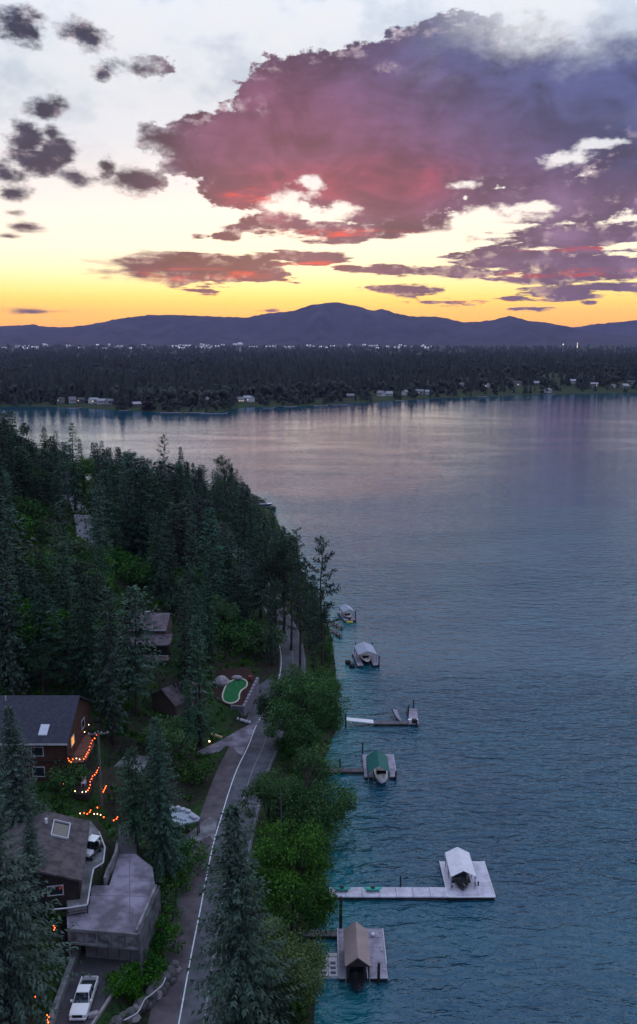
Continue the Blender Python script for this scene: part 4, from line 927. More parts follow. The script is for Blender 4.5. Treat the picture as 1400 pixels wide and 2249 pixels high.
def pickup(x, y, z, yaw, label):
    T = thing('pickup_truck', (x, y, z), label, 'pickup truck'); f = Fr(x, y, z, yaw); T.scale = (.88, .88, .88)
    def ring(xx, w, zb, zt, cham=.10): return [f(xx, -w, zb), f(xx, w, zb), f(xx, w, zt - cham), f(xx, w - cham, zt), f(xx, -w + cham, zt), f(xx, -w, zt - cham)]
    loft(MB(), [ring(2.92, .80, .50, .95), ring(2.80, .95, .42, 1.06), ring(2.2, 1.0, .40, 1.13), ring(1.35, 1.0, .40, 1.17), ring(-1.0, 1.0, .40, 1.14), ring(-1.06, 1.0, .40, 1.13)]).build('body', CARW, T, bevel=.03)
    def cab(xx, w, zt): return [f(xx, -w, zt), f(xx, w, zt)]
    top = MB(); b0 = [f(1.28, -.93, 1.15), f(1.28, .93, 1.15), f(-.95, .95, 1.13), f(-.95, -.95, 1.13)]; t0 = [f(.42, -.74, 1.86), f(.42, .74, 1.86), f(-.80, .76, 1.87), f(-.80, -.76, 1.87)]
    t1 = [f(.30, -.70, 1.91), f(.30, .70, 1.91), f(-.70, .70, 1.92), f(-.70, -.70, 1.92)]
    top.add(b0 + t0 + t1, [(0, 1, 5, 4), (1, 2, 6, 5), (2, 3, 7, 6), (3, 0, 4, 7), (4, 5, 9, 8), (5, 6, 10, 9), (6, 7, 11, 10), (7, 4, 8, 11), (8, 9, 10, 11)]); top.build('cab', CARW, T)
    def pane(name, a, c, d, e, k=.10, out=.012):
        P4 = [np.array(q) for q in (a, c, d, e)]; ctr = sum(P4) / 4; n_ = np.cross(P4[1] - P4[0], P4[2] - P4[0]); n_ /= np.linalg.norm(n_)
        if np.dot(n_, ctr - f(.2, 0, 1.4)) < 0: n_ = -n_
        MB().quads([q * (1 - k) + ctr * k + n_ * out for q in P4]).build(name, CARG, T)
    pane('windshield', b0[0], b0[1], t0[1], t0[0], .07); pane('rear_window', b0[2], b0[3], t0[3], t0[2], .16)
    for sg, (i, j) in ((-1, (0, 3)), (1, (1, 2))):
        a, c, d, e = np.array(b0[i]), np.array(b0[j]), np.array(t0[j]), np.array(t0[i]); mb_, mt = (a * .52 + c * .48), (e * .45 + d * .55)
        pane('side_window', a, mb_, mt, e, .12); pane('side_window', mb_, c, d, mt, .12)
        hm = MB(); f.box(hm, (.3, sg * 1.01, .95), (.2, .03, .05)); hm.build('door_handle', BLACK, T)
        mm = MB(); f.box(mm, (1.05, sg * 1.10, 1.28), (.16, .24, .2)); mm.build('wing_mirror', CARW, T)
        bs = MB(); f.box(bs, (-2.02, sg * .94, .80), (1.86, .12, .74)); bs.build('bed_side', CARW, T, bevel=.03)
        hl = MB(); f.box(hl, (2.86, sg * .74, .90), (.10, .34, .20)); hl.build('headlight', SKYGLASS, T)
        tl = MB(); f.box(tl, (-2.96, sg * .92, .88), (.05, .12, .34)); tl.build('tail_light', mat('red_lens', (.3, .02, .02), .3), T)
        for xx in (1.86, -1.78): wheel(T, f, xx, sg * .86)
    bf = MB(); f.box(bf, (-2.02, 0, .62), (1.88, 1.76, .08)); bf.build('bed_floor', mat('bed_liner', (.012, .022, .026), .8, .3), T)
    tg = MB(); f.box(tg, (-2.92, 0, .80), (.08, 1.76, .74)); tg.build('tailgate', CARW, T)
    g = MB(); f.box(g, (2.88, 0, .86), (.10, 1.12, .30)); g.build('grille', BLACK, T)
    bp = MB(); f.box(bp, (2.93, 0, .55), (.14, 1.8, .22)); bp.build('bumper', CARW, T, bevel=.03); bp = MB(); f.box(bp, (-2.99, 0, .52), (.12, 1.8, .2)); bp.build('bumper', METAL, T)
    lp_ = MB(); f.box(lp_, (3.01, 0, .55), (.02, .32, .16)); lp_.build('number_plate', mat('plate', (.45, .42, .62), .5), T)
a, c = P(194, 2172, DRIVE_Z), P(170, 2244, DRIVE_Z)
tw = math.atan2(c[1] - a[1], c[0] - a[0]); mid = (a + c) / 2
pickup(mid[0] + .1, mid[1] + .1, DRIVE_Z + .025, tw, 'white pickup truck with an open dark bed parked on the driveway')
def cart(px, py, label):
    q = P(px, py, WALK_Z); T = thing('utility_cart', (q[0], q[1], WALK_Z + .02), label, 'utility cart'); yaw = math.atan2(-1.0, -.28); f = Fr(q[0], q[1], WALK_Z + .02, yaw)
    m_ = MB(); f.box(m_, (0, 0, .52), (2.7, 1.25, .34)); m_.build('chassis', mat('cart_dark', (.05, .06, .075), .6, .2), T, bevel=.05)
    m_ = MB(); V = [f(1.38, -.48, .55), f(1.38, .48, .55), f(.5, .6, .62), f(.5, -.6, .62), f(1.25, -.42, .92), f(1.25, .42, .92), f(.5, .56, 1.08), f(.5, -.56, 1.08)]; m_.add(V, [(3, 2, 1, 0), (4, 5, 6, 7), (0, 1, 5, 4), (1, 2, 6, 5), (2, 3, 7, 6), (3, 0, 4, 7)]); m_.build('hood', CARW, T, bevel=.05)
    m_ = MB(); f.box(m_, (-.35, 0, 1.95), (1.35, 1.2, .09)); m_.build('roof', CARW, T, bevel=.04)
    m_ = MB(); f.box(m_, (-1.0, 0, .95), (.75, 1.2, .35)); m_.build('cargo_box', METAL, T)
    m_ = MB(); f.box(m_, (-.35, 0, .82), (.55, 1.1, .2)); f.box(m_, (-.62, 0, 1.15), (.14, 1.1, .55)); m_.build('seat', BLACK, T)
    m_ = MB(); m_.add([f(.5, -.55, 1.1), f(.5, .55, 1.1), f(.3, .55, 1.88), f(.3, -.55, 1.88)], [(0, 1, 2, 3)]); m_.build('windshield', CARG, T)
    for sx_, sy_ in ((.32, .55), (.32, -.55), (-1.0, .55), (-1.0, -.55)):
        m_ = MB(); m_.bar(f(sx_ + (.2 if sx_ > 0 else 0), sy_, .7), f(sx_, sy_, 1.92), .07, .07); m_.build('roof_post', BLACK, T)
    for xx in (.95, -.9):
        for yy in (-.58, .58): wheel(T, f, xx, yy, .32, .22)
cart(203, 1878, 'small white roofed utility cart parked on the walkway by the brown roof')

# ------------------------------------------------------------------ docks and boats
DOCK_L = mat('mauve_decking', (.19, .17, .22), .85, .18, .9, .25, col2=(.31, .28, .355), detail=9)
DOCK_W = mat('pale_decking', (.38, .36, .43), .8, .15, .9, .3, col2=(.53, .51, .60), detail=9)
DOCK_D = mat('dark_decking', (.10, .095, .11), .85, .3, 1.0, .25)
TEAL = mat('teal_canvas', (.006, .10, .088), .7, .2, 1.0, .3)
CANVAS_W = mat('white_canvas', (.62, .60, .66), .7, .12, 1.2, .3)
CANVAS_G = mat('grey_blue_canvas', (.30, .33, .43), .7, .15, 1.2, .3)
DZ = .55
def deck_panel(T, x0, x1, y0, y1, m_, z=DZ, th=.16, name='deck_panel'):
    return MB().box(((x0 + x1) / 2, (y0 + y1) / 2, z - th / 2), (x1 - x0, y1 - y0, th)).build(name, m_, T)
def under(T, x0, x1, y0, y1, z=DZ - .165, m_=None):
    return MB().box(((x0 + x1) / 2, (y0 + y1) / 2, (z - .35) / 2), (x1 - x0 - .12, y1 - y0 - .12, z + .35)).build('float', m_ or BLACK, T)
def pile(T, x, y, top=2.6, r=.15):
    return MB().tube([(x, y, -3.0), (x, y, top)], [r, r * .92], 8).build('pile', WOOD_DK, T)
def walkway(T, x0, x1, y0, y1, n, m_, z=DZ):
    for k in range(n): deck_panel(T, x0 + (x1 - x0) * k / n, x0 + (x1 - x0) * (k + 1) / n - .05, y0, y1, m_, z)
    MB().box(((x0 + x1) / 2, (y0 + y1) / 2, z - .30), (x1 - x0, y1 - y0 - .3, .26)).build('beam', WOOD_DK, T)
def canopy(T, f, hw, L, eave, ridge, m_, posts=True, th=.07, skirt=.0):
    """gabled cover, ridge along local y from 0 to L"""
    V = []; pr = [(-hw, eave), (0, ridge), (hw, eave), (hw, eave - th), (0, ridge - th), (-hw, eave - th)]
    for yy in (0, L): V += [f(a, yy, c) for a, c in pr]
    ro = MB().add(V, [(0, 1, 7, 6), (1, 2, 8, 7), (2, 3, 9, 8), (3, 4, 10, 9), (4, 5, 11, 10), (5, 0, 6, 11), (0, 5, 4, 1), (1, 4, 3, 2), (6, 7, 10, 11), (7, 8, 9, 10)]).build('roof', m_, T)
    if skirt:
        for sg in (-1, 1):
            k = MB(); f.box(k, (sg * (hw - .02), L / 2, eave - th - skirt / 2), (.04, L, skirt)); k.build('side_curtain', m_, T)
    if posts:
        for sg in (-1, 1):
            for yy in (.2, L / 2, L - .2): MB().tube([f(sg * (hw - .1), yy, DZ - .1), f(sg * (hw - .1), yy, eave - th)], .06, 6).build('post', METAL, T)
    return ro
def boat(x, y, z, yaw, L, W_, label, hullm, deckm, glass=True, cover=None):
    T = thing('motor_boat', (x, y, z), label, 'boat'); f = Fr(x, y, z, yaw); secs = []
    for t in (0, .15, .5, .75, .9, 1.0):
        w = W_ / 2 * (1 if t < .5 else max(.03, math.sqrt(max(0, 1 - ((t - .5) / .5) ** 2.2)))); xx = -L / 2 + L * t; kz = -.25 + (.0 if t < .6 else .55 * ((t - .6) / .4) ** 2); gz_ = .55 + .22 * t * t
        secs.append([f(xx, 0, kz), f(xx, w * .8, kz + .25), f(xx, w, gz_), f(xx, 0, gz_ + .02), f(xx, -w, gz_), f(xx, -w * .8, kz + .25)])
    loft(MB(), secs).build('hull', hullm, T, smooth_=False)
    m_ = MB(); V = []
    for t in (.55, .7, .85, .97):
        w = W_ / 2 * max(.03, math.sqrt(max(0, 1 - ((t - .5) / .5) ** 2.2))) * .9; xx = -L / 2 + L * t; V.append([f(xx, -w, .60 + .22 * t * t), f(xx, 0, .78 + .2 * t * t), f(xx, w, .60 + .22 * t * t), f(xx, 0, .5)])
    loft(m_, V).build('foredeck', deckm, T)
    m_ = MB(); f.box(m_, (-L * .2, 0, .60), (L * .5, W_ * .78, .08)); m_.build('cockpit', cover or mat('boat_seat', (.30, .28, .30), .7), T)
    if glass:
        m_ = MB(); m_.add([f(L * .10, -W_ * .38, .65), f(L * .14, 0, .66), f(L * .10, W_ * .38, .65), f(L * .02, W_ * .34, 1.15), f(L * .05, 0, 1.18), f(L * .02, -W_ * .34, 1.15)], [(0, 1, 4, 5), (1, 2, 3, 4)]); m_.build('windshield', CARG, T)
    return T
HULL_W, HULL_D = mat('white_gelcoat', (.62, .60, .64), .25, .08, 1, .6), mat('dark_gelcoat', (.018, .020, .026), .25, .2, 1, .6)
# --- tan boathouse, nearest
x0, x1 = P(745, 2148, DZ)[0], P(853, 2148, DZ)[0]; y0, y1 = P(800, 2148, DZ)[1], P(800, 2040, DZ)[1]; sL, sR = P(763, 2148, DZ)[0], P(807, 2148, DZ)[0]
TDOCK = T = thing('boathouse_dock', ((x0 + x1) / 2, y0, 0), 'floating dock with a tan gabled boathouse roof', 'dock')
deck_panel(T, x0, sL, y0, y1 - 1.6, DOCK_L); n = 4
for k in range(n): deck_panel(T, sR, x1, y0 + (y1 - 1.6 - y0) * k / n, y0 + (y1 - 1.6 - y0) * (k + 1) / n - .03, DOCK_L)
deck_panel(T, x0, x1, y1 - 1.57, y1, DOCK_L)
under(T, x0, sL, y0, y1 - 1.6); under(T, sR, x1, y0, y1 - 1.6); under(T, x0 + .1, x1 - .1, y1 - 1.55, y1)
for (a, c, b_, d) in ((x1 - .06, x1 + .06, y0 + 2.2, y1), (x0 - .06, x0 + .05, y0, y1), (x0, sL, y0 - .08, y0), (sR, x1, y0 - .08, y0), (sL - .08, sL, y0, y0 + 2.0), (sR, sR + .08, y0, y0 + 2.0)):
    MB().box(((a + c) / 2, (b_ + d) / 2, DZ - .02), (c - a, d - b_, .14)).build('edge_trim', DULLW, T)
ez = 3.1; e0 = P(758, 2124, ez); e1 = P(815, 2124, ez); bq = P(752, 2043, ez); f = Fr((e0[0] + e1[0]) / 2, e0[1], 0, 0.0)
canopy(T, f, (e1[0] - e0[0]) / 2, bq[1] - e0[1], ez, ez + 1.15, ROOF_TAN)
MB().box(((e0[0] + e1[0]) / 2, bq[1] - .3, 1.8), (e1[0] - e0[0] - .3, .1, 2.4)).build('back_wall', WOOD_DK, T)
for sg in (-1, 1): MB().box(((e0[0] + e1[0]) / 2 + sg * ((e1[0] - e0[0]) / 2 - .2), (e0[1] + bq[1]) / 2, 2.1), (.06, bq[1] - e0[1] - .5, 1.7)).build('side_wall', WOOD_DK, T)
g_ = MB(); g_.add([f(-1.55, .05, ez - .05), f(1.55, .05, ez - .05), f(0, .05, ez + .98)], [(0, 1, 2)]); g_.build('gable', WOOD_DK, T)
pl = P(748, 2038, DZ); pile(T, pl[0] + .05, y1 + .25, 4.6, .2); pl = P(832, 2150, DZ); pile(T, pl[0], y0 - .28, 2.6, .17)
wl0 = P(655, 2047, DZ)[0]; walkway(T, wl0, x0 - .02, y1 - 1.3, y1 - .2, 3, DOCK_D, DZ - .02)
boat((sL + sR) / 2, y0 + 1.3, .05, -math.pi / 2, 7.0, 2.1, 'dark covered boat nosing out from the tan boathouse', HULL_D, HULL_D, True, WOOD_DK)  # added boat: its dark hull stands in for the boathouse reflection on the water
q = P(819, 2056, DZ); o = MB().lathe((q[0], q[1], DZ), [(.08, 0), (.22, .12), (.22, .3), (.06, .42)], 9).build('buoy', WHITE, base=(q[0], q[1], DZ)); tag(o, 'small white buoy standing on the mauve boathouse deck', 'buoy')
# white floating mat
mx0, mx1 = P(700, 2145, .3)[0], P(744, 2145, .3)[0] ; my0, my1 = P(720, 2145, .3)[1], P(720, 2094, .3)[1]; mx1 = min(mx1, x0 - .08)
T = thing('floating_mat', ((mx0 + mx1) / 2, my0, 0), 'white floating drive-on mat with dark pads beside the boathouse dock', 'float')
for i in range(2):
    for j in range(4):
        a, c = mx0 + (mx1 - mx0) * i / 2, mx0 + (mx1 - mx0) * (i + 1) / 2; d, e = my0 + (my1 - .7 - my0) * j / 4, my0 + (my1 - .7 - my0) * (j + 1) / 4
        MB().box(((a + c) / 2, (d + e) / 2, .14), (c - a - .03, e - d - .03, .42), 0, .96).build('float_cell', CANVAS_W, T)
        if j < 3: MB().box(((a + c) / 2, (d + e) / 2 + .1, .37), (.55 * (c - a), .45 * (e - d), .05)).build('pad', mat('grey_pad', (.10, .11, .13), .8, .4), T)
MB().box(((mx0 + mx1) / 2, my1 - .33, .16), (mx1 - mx0, .6, .4)).build('end_beam', METAL, T)
for k in range(3):
    for xx in (x1 - .35, x0 + .3): MB().box((xx, y0 + 1.2 + 3.2 * k, DZ + .06), (.12, .34, .1)).build('cleat', METAL, TDOCK)
for sg in (-.22, .22): MB().tube([(x1 + .12, y0 + 6 + sg, -.8), (x1 + .12, y0 + 6 + sg, 1.35)], .03, 5).build('ladder_rail', METAL, TDOCK)
# --- pale kayak dock
x0, x1 = P(985, 1970, DZ)[0], P(1088, 1970, DZ)[0]; y0, y1 = P(1030, 1970, DZ)[1], P(1030, 1892, DZ)[1]
T = thing('kayak_dock', ((x0 + x1) / 2, y0, 0), 'long pale dock ending in a platform with a white peaked canopy', 'dock')
wx0 = P(722, 1962, DZ)[0]; wy1 = P(850, 1949, DZ)[1]; walkway(T, wx0, x0 - .03, y0 + .0, wy1, 7, DOCK_W)
ez = 2.5; e0, e1, bq = P(991, 1926, ez), P(1047, 1927, ez), P(980, 1873, ez); cw = (e1[0] - e0[0]) / 2; cxm = (e0[0] + e1[0]) / 2
deck_panel(T, x0, cxm - cw + .35, y0 + 2.9, y1, DOCK_W); deck_panel(T, cxm + cw - .35, x1, y0 + 2.9, y1, DOCK_W)
for k in range(3): deck_panel(T, x0 + (x1 - x0) * k / 3, x0 + (x1 - x0) * (k + 1) / 3 - .03, y0, y0 + 2.87, DOCK_W)
under(T, x0, x1, y0, y0 + 2.87); under(T, x0, cxm - cw + .35, y0 + 2.95, y1); under(T, cxm + cw - .35, x1, y0 + 2.95, y1)
for (a, c, b_, d) in ((x0 - .08, x0, y0, y1), (x1, x1 + .08, y0, y1), (x0, x1, y0 - .08, y0)): MB().box(((a + c) / 2, (b_ + d) / 2, DZ - .02), (c - a, d - b_, .14)).build('edge_trim', WHITE, T)
f = Fr(cxm, e0[1], 0, 0.0); canopy(T, f, cw, bq[1] - e0[1], ez, ez + .85, CANVAS_W, skirt=.35)
pl = P(880, 1947, DZ); pile(T, pl[0], wy1 + .18, 2.0, .11)
boat(cxm, e0[1] + 2.7, .45, -math.pi / 2, 6.2, 2.2, 'dark boat with its bow poking out of the white peaked canopy', HULL_D, HULL_D, True, WOOD_DK)
def kayak(px, py, px2, label, m_):
    a, c = P(px, py, DZ + .3), P(px2, py, DZ + .3); L = c[0] - a[0]; T = thing('kayak', ((a[0] + c[0]) / 2, a[1], DZ), label, 'kayak'); secs = []; f = Fr((a[0] + c[0]) / 2, a[1], DZ + .32, 0)
    for t in np.linspace(0, 1, 9):
        w = .36 * math.sin(math.pi * min(max(t, .03), .97)) ** .6; h = .20 * math.sin(math.pi * min(max(t, .03), .97)) ** .5; xx = -L / 2 + L * t; up_ = .14 * abs(2 * t - 1) ** 3
        secs.append([f(xx, w * math.cos(k * math.pi / 4), h * math.sin(k * math.pi / 4) + up_) for k in range(8)])
    loft(MB(), secs).build('hull', m_, T, smooth_=True); k = MB().lathe(f(0, 0, .14), [(.10, 0), (.28, .05), (.30, .09), (.2, .10)], 10); k.build('cockpit_rim', BLACK, T)
    for xx in (-.3, .3): MB().box(f(xx * L, 0, -.24), (.08, .7, .16)).build('cradle', METAL, T)
KTEAL = mat('teal_plastic', (.004, .26, .22), .35, .1, 1, .5); KTEAL2 = mat('bright_teal_plastic', (.012, .36, .27), .35, .1, 1, .5)
kayak(732, 1953, 771, 'dark teal kayak at the shore end of the pale dock', KTEAL); kayak(799, 1953, 840, 'brighter teal kayak farther out on the pale dock', KTEAL2)
for k, (x, y, lab) in enumerate(((1044,1947,'small dark bollard on the pale platform, nearer the canopy'),(1051,1945,'small dark bollard on the pale platform, nearer the outer edge'),(993,1949,'low dark cleat on the pale platform in front of the canopy'))):
    q = P(x, y, DZ); hgt = .55 if k < 2 else .25; o = MB().lathe((q[0], q[1], DZ), [(.10, 0), (.09, hgt * .6), (.14, hgt * .8), (.05, hgt)], 7).build('bollard', BLACK, base=(q[0], q[1], DZ)); tag(o, lab, 'bollard')
# --- teal canopy dock
x0, x1 = P(801, 1705, DZ)[0], P(872, 1705, DZ)[0]; y0, y1 = P(836, 1706, DZ)[1], P(836, 1657, DZ)[1]; sL, sR = P(821, 1705, DZ)[0], P(855, 1705, DZ)[0]
T = thing('canopy_dock', ((x0 + x1) / 2, y0, 0), 'dock with a teal canvas canopy over a moored boat', 'dock')
deck_panel(T, x0, sL, y0, y1, DOCK_D.copy() if False else DOCK_L); deck_panel(T, sR, x1, y0, y1, DOCK_L); deck_panel(T, sL, sR, y1 - 1.2, y1, DOCK_L)
under(T, x0, sL, y0, y1); under(T, sR, x1, y0, y1)
MB().box((x1 + .05, (y0 + y1) / 2 + 1.0, DZ), (.1, y1 - y0 - 2, .14)).build('edge_trim', DULLW, T)
ez = 2.7; e0, e1, bq = P(809, 1697, ez), P(857, 1697, ez), P(806, 1661, ez); f = Fr((e0[0] + e1[0]) / 2, e0[1], 0, 0.0); canopy(T, f, (e1[0] - e0[0]) / 2, bq[1] - e0[1], ez, ez + 1.2, TEAL, skirt=.9)
for px in (700, 752): pass
wx0 = P(690, 1690, DZ)[0]; wy = P(750, 1695, DZ)[1]; walkway(T, wx0, x0 - .02, wy, wy + 1.2, 4, DOCK_D)
pile(T, x0 + .1, y1 + .25, 2.6, .13); pile(T, x1 - .2, y0 - .22, 1.6, .14); pile(T, P(747, 1682, DZ)[0], wy + 1.4, 1.9, .13)
boat((sL + sR) / 2, e0[1] + 3.3, .25, -math.pi / 2, 6.0, 2.2, 'white bowed boat nosing out of the teal canopy', HULL_W, HULL_W, True)
# --- white gangway dock
x0, xm, x1 = P(762, 1589, DZ)[0], P(821, 1589, DZ)[0], P(898, 1589, DZ)[0]; y0, y1 = P(830, 1590, DZ)[1], P(830, 1583, DZ)[1]
T = thing('gangway_dock', (xm, y0, 0), 'narrow dock reached by a white gangway', 'dock')
MB().bar((x0, (y0 + y1) / 2, 1.15), (xm, (y0 + y1) / 2, DZ + .08), y1 - y0, .14).build('gangway', WHITE, T)
for yy in (y0, y1): MB().bar((x0, yy, 1.9), (xm, yy, DZ + .8), .05, .05).build('handrail', METAL, T)
walkway(T, xm + .02, x1, y0, y1, 4, DOCK_D); ex = P(921, 1589, DZ)[0]
fa, fb = P(899, 1556, DZ), P(915, 1556, DZ); MB().prism([(x1 + .02, y0), (ex, y0), (fb[0], fb[1]), (fa[0], fa[1])], DZ - .18, DZ).build('finger_deck', DOCK_L, T); under(T, x1 + .2, ex - .2, y0 + .1, fb[1] - .3)
MB().box(((x1 + ex) / 2, y0 + 1.7, DZ + .05), (ex - x1 - .1, .5, .12)).build('edge_trim', WHITE, T)
hp_ = [P(x, y, z) for x, y, z in ((862,1557,1.0),(865,1566,.8),(870,1575,.65),(877,1583,.6))]; w_ = [P(x, y, z) for x, y, z in ((874,1560,1.0),(876,1568,.8),(879,1576,.65),(884,1583,.6))]
lp_ = MB()
for i in range(3): lp_.add([hp_[i], w_[i], w_[i + 1], hp_[i + 1], hp_[i] - [0, 0, .25], w_[i] - [0, 0, .25], w_[i + 1] - [0, 0, .25], hp_[i + 1] - [0, 0, .25]], [(3, 2, 1, 0), (4, 5, 6, 7), (0, 1, 5, 4), (1, 2, 6, 5), (2, 3, 7, 6), (3, 0, 4, 7)])
lp_.build('boat_ramp', DOCK_L, T); MB().tube([q + [-.05, 0, .05] for q in hp_], .12, 6).build('ramp_fender', BLACK, T)
q = P(905, 1560, DZ); pile(T, fa[0] + .9, fa[1] + .3, 2.2, .14); pile(T, fa[0] - .25, fa[1] - 1.5, 1.9, .12); pile(T, x0 - .2, y0 - .2, 2.6, .16); pile(T, ex - .5, y0 - .22, 1.5, .16)
MB().box((ex - .9, y0 + .5, DZ + .35), (.8, .7, .6)).build('dock_box', WOOD_DK, T)
# --- grey canopies farther up the shore
def canopy_dock(c0, c1, c2, label, canv, hw, L, ez, piles, blabel, boff=.3):
    """c0 far inner corner, c1 near inner corner, c2 near outer corner (pixels)"""
    a, b_, c = P(*c0, DZ), P(*c1, DZ), P(*c2, DZ); yaw = math.atan2(a[1] - b_[1], a[0] - b_[0]) - math.pi / 2; Ld = float(np.linalg.norm(a - b_)); Wd = float(np.dot(c - b_, [math.cos(yaw), math.sin(yaw), 0]))
    T = thing('canopy_dock', tuple(b_ * [1, 1, 0]), label, 'dock'); f = Fr(b_[0], b_[1], 0, yaw); s_ = 1.3
    for (xa, xb, ya, yb_) in ((0, s_, 0, Ld), (Wd - s_, Wd, 0, Ld * .8), (s_, Wd - s_, Ld - 1.2, Ld)):
        m_ = MB(); f.box(m_, ((xa + xb) / 2, (ya + yb_) / 2, DZ - .08), (xb - xa, yb_ - ya, .16)); m_.build('deck_panel', DOCK_L, T); m_ = MB(); f.box(m_, ((xa + xb) / 2, (ya + yb_) / 2, .05), (xb - xa - .1, yb_ - ya - .1, .66)); m_.build('float', BLACK, T)
    g = Fr(*f(Wd / 2, 1.2, 0), yaw); canopy(T, g, hw, L, ez, ez + .9, canv, skirt=.3)
    for (xx, yy, tp) in piles: q = f(xx * Wd, yy * Ld, 0); pile(T, q[0], q[1], tp, .14)
    bq = f(Wd / 2, 1.2 + L / 2 - boff, 0); boat(bq[0], bq[1], .2, yaw - math.pi / 2, min(6.0, L), 2.0, blabel, HULL_D, HULL_W, True); return T, f
T5, f5 = canopy_dock((773,1431), (786,1462), (834,1462), 'dock with a grey blue gabled canopy and round dark floats', CANVAS_G, 2.1, 6.0, 2.5, ((1.0, 0, 2.6), (.95, .85, 3.0), (.2, 1.05, 2.4)), 'boat under the grey blue gabled canopy')
for k, (x, y, lab) in enumerate(((765,1455,'round dark mooring float off the grey canopy dock, nearer the shore'),(774,1463,'round dark mooring float off the grey canopy dock, nearer the deck'))):
    q = P(x, y, .3); o = MB().lathe((q[0], q[1], -.25), [(.3, 0), (.62, .25), (.70, .6), (.55, .95), (.2, 1.05)], 11).build('mooring_float', BLACK, base=(q[0], q[1], 0), smooth_=True); tag(o, lab, 'float')
T6, f6 = canopy_dock((741,1343), (757,1363), (784,1363), 'small far dock with a blue grey canopy and yellow float', CANVAS_G, 1.5, 4.6, 2.3, ((1.0, .05, 2.8), (.75, 1.1, 2.4)), 'boat under the small blue grey canopy up the shore')
q = P(768, 1366, .2); o = MB().box((q[0], q[1], .18), (1.8, 1.1, .36), .2).build('swim_float', mat('yellow_plastic', (.42, .36, .05), .5), base=(q[0], q[1], 0), bevel=.1); tag(o, 'small yellow float tied to the blue grey canopy dock', 'float')
for (pa, pc, lab) in (((726,1366),(754,1379),'dark plank dock sticking out below the small canopy dock'),((730,1382),(750,1397),'second dark plank dock just below the first')):
    a, c = P(*pa, .5), P(*pc, .5); T = thing('plank_dock', tuple(a * [1, 1, 0]), lab, 'dock'); MB().bar(a, c, 1.2, .16).build('deck', DOCK_D, T); pile(T, c[0] - .4, c[1] - .7, 1.2, .12); pile(T, (a[0] + c[0]) / 2, (a[1] + c[1]) / 2 - .8, 1.0, .12)
a, c = P(556, 1096, .5), P(583, 1098, .5); T = thing('plank_dock', tuple(a * [1, 1, 0]), 'thin dark dock beside the blue boat off the headland', 'dock'); MB().bar(a, c, 1.4, .18).build('deck', DOCK_D, T); pile(T, c[0], c[1] - .9, 1.6, .14)
q = P(584, 1110, 0); boat(q[0], q[1], .1, .15, 6.2, 2.2, 'blue and white boat moored off the headland tip', mat('blue_gelcoat', (.03, .06, .16), .3), HULL_W, True, mat('boat_cover_blue', (.20, .26, .40), .7))
q = P(598, 1116, 0); boat(q[0], q[1] - 1.5, .1, -.4, 4.2, 1.7, 'small dark boat beside the blue and white one', HULL_D, HULL_D, False, WOOD_DK)

# ------------------------------------------------------------------ the far shore
WALLC = {'pale': mat('far_pale_wall', (.22, .22, .24), .8, .1), 'white': mat('far_white_wall', (.46, .46, .50), .8, .1), 'grey': mat('far_grey_wall', (.10, .10, .11), .85, .2)}
ROOFC = {'pale': mat('far_pale_roof', (.30, .30, .34), .8, .15), 'grey': mat('far_grey_roof', (.18, .18, .20), .85, .2), 'dark': mat('far_dark_roof', (.06, .06, .065), .85, .2)}
FARLIT = mat('far_lit_window', (.6, .55, .5), .4, .05, emit=(1, .80, .56), estr=.7)
rf = np.random.default_rng(3)
for k, ((px, py, w, wc, rc), q) in enumerate(zip(FAR_HOUSES, FH)):
    yaw = rf.uniform(-.9, .9); w *= rf.uniform(.6, .95); d = w * rf.uniform(.6, .9); ev = rf.uniform(2.8, 5.2); f0 = -d / 2
    wins = [((a * w, f0, ev * .55), w * .16, ev * .32, 'y-', FARLIT if rf.random() < .22 else GLASS) for a in (-.3, 0, .3)]
    side = 'third of the far shore from the left' ; third = 'left' if px < 470 else ('middle' if px < 950 else 'right')
    near = [j for j in range(len(FAR_HOUSES)) if (FAR_HOUSES[j][0] < 470) == (px < 470) and (FAR_HOUSES[j][0] < 950) == (px < 950)]
    ordn = ['first', 'second', 'third', 'fourth', 'fifth', 'sixth', 'seventh', 'eighth', 'ninth', 'tenth', 'eleventh', 'twelfth', 'thirteenth'][near.index(k)]
    house('lake_house', f'{wc} walled far shore house under a {rc} roof, {ordn} along the {third} stretch', q[0], q[1] + d / 2, q[2], yaw, w, d, ev, rf.uniform(1.5, 3.0), WALLC[wc], ROOFC[rc], .5, wins, group='lake houses on the far shore')
def far_dock(px, py, w, label, gr='far shore docks'):
    q = P(px, py, .6); T = thing('far_dock', (q[0], q[1], 0), label, 'dock', gr); MB().box((q[0], q[1], .5), (w, 2.2, .3)).build('deck', DOCK_L, T); MB().box((q[0] + w * .45, q[1] + 6, .5), (2.2, 12, .3)).build('walkway', DOCK_D, T)
    for a in (-.45, .45): MB().tube([(q[0] + a * w, q[1], -2), (q[0] + a * w, q[1], 2.0)], .2, 6).build('pile', WOOD_DK, T)
for (x, y, w, lab) in ((400,906,44,'long low dock strip off the left far shore point'),(470,908,26,'dock beside the long strip off the left far shore point'),(272,901,10,'small dock in front of the tall dark shore tree'),(590,896,12,'small dark dock in the middle of the far shore'),(637,893,14,'dock just right of the small dark middle dock'),
    (705,891,16,'flat dock where the far shore starts to rise'),(745,889,18,'dark dock before the grey mid shore house'),(880,880,12,'dock below the white pair of mid shore houses'),(1060,871,14,'dock below the white right shore house'),(1210,866,12,'dock below the lone white right shore house'),(160,896,14,'dock below the pale houses on the left far shore')):
    far_dock(x, y, w, lab)
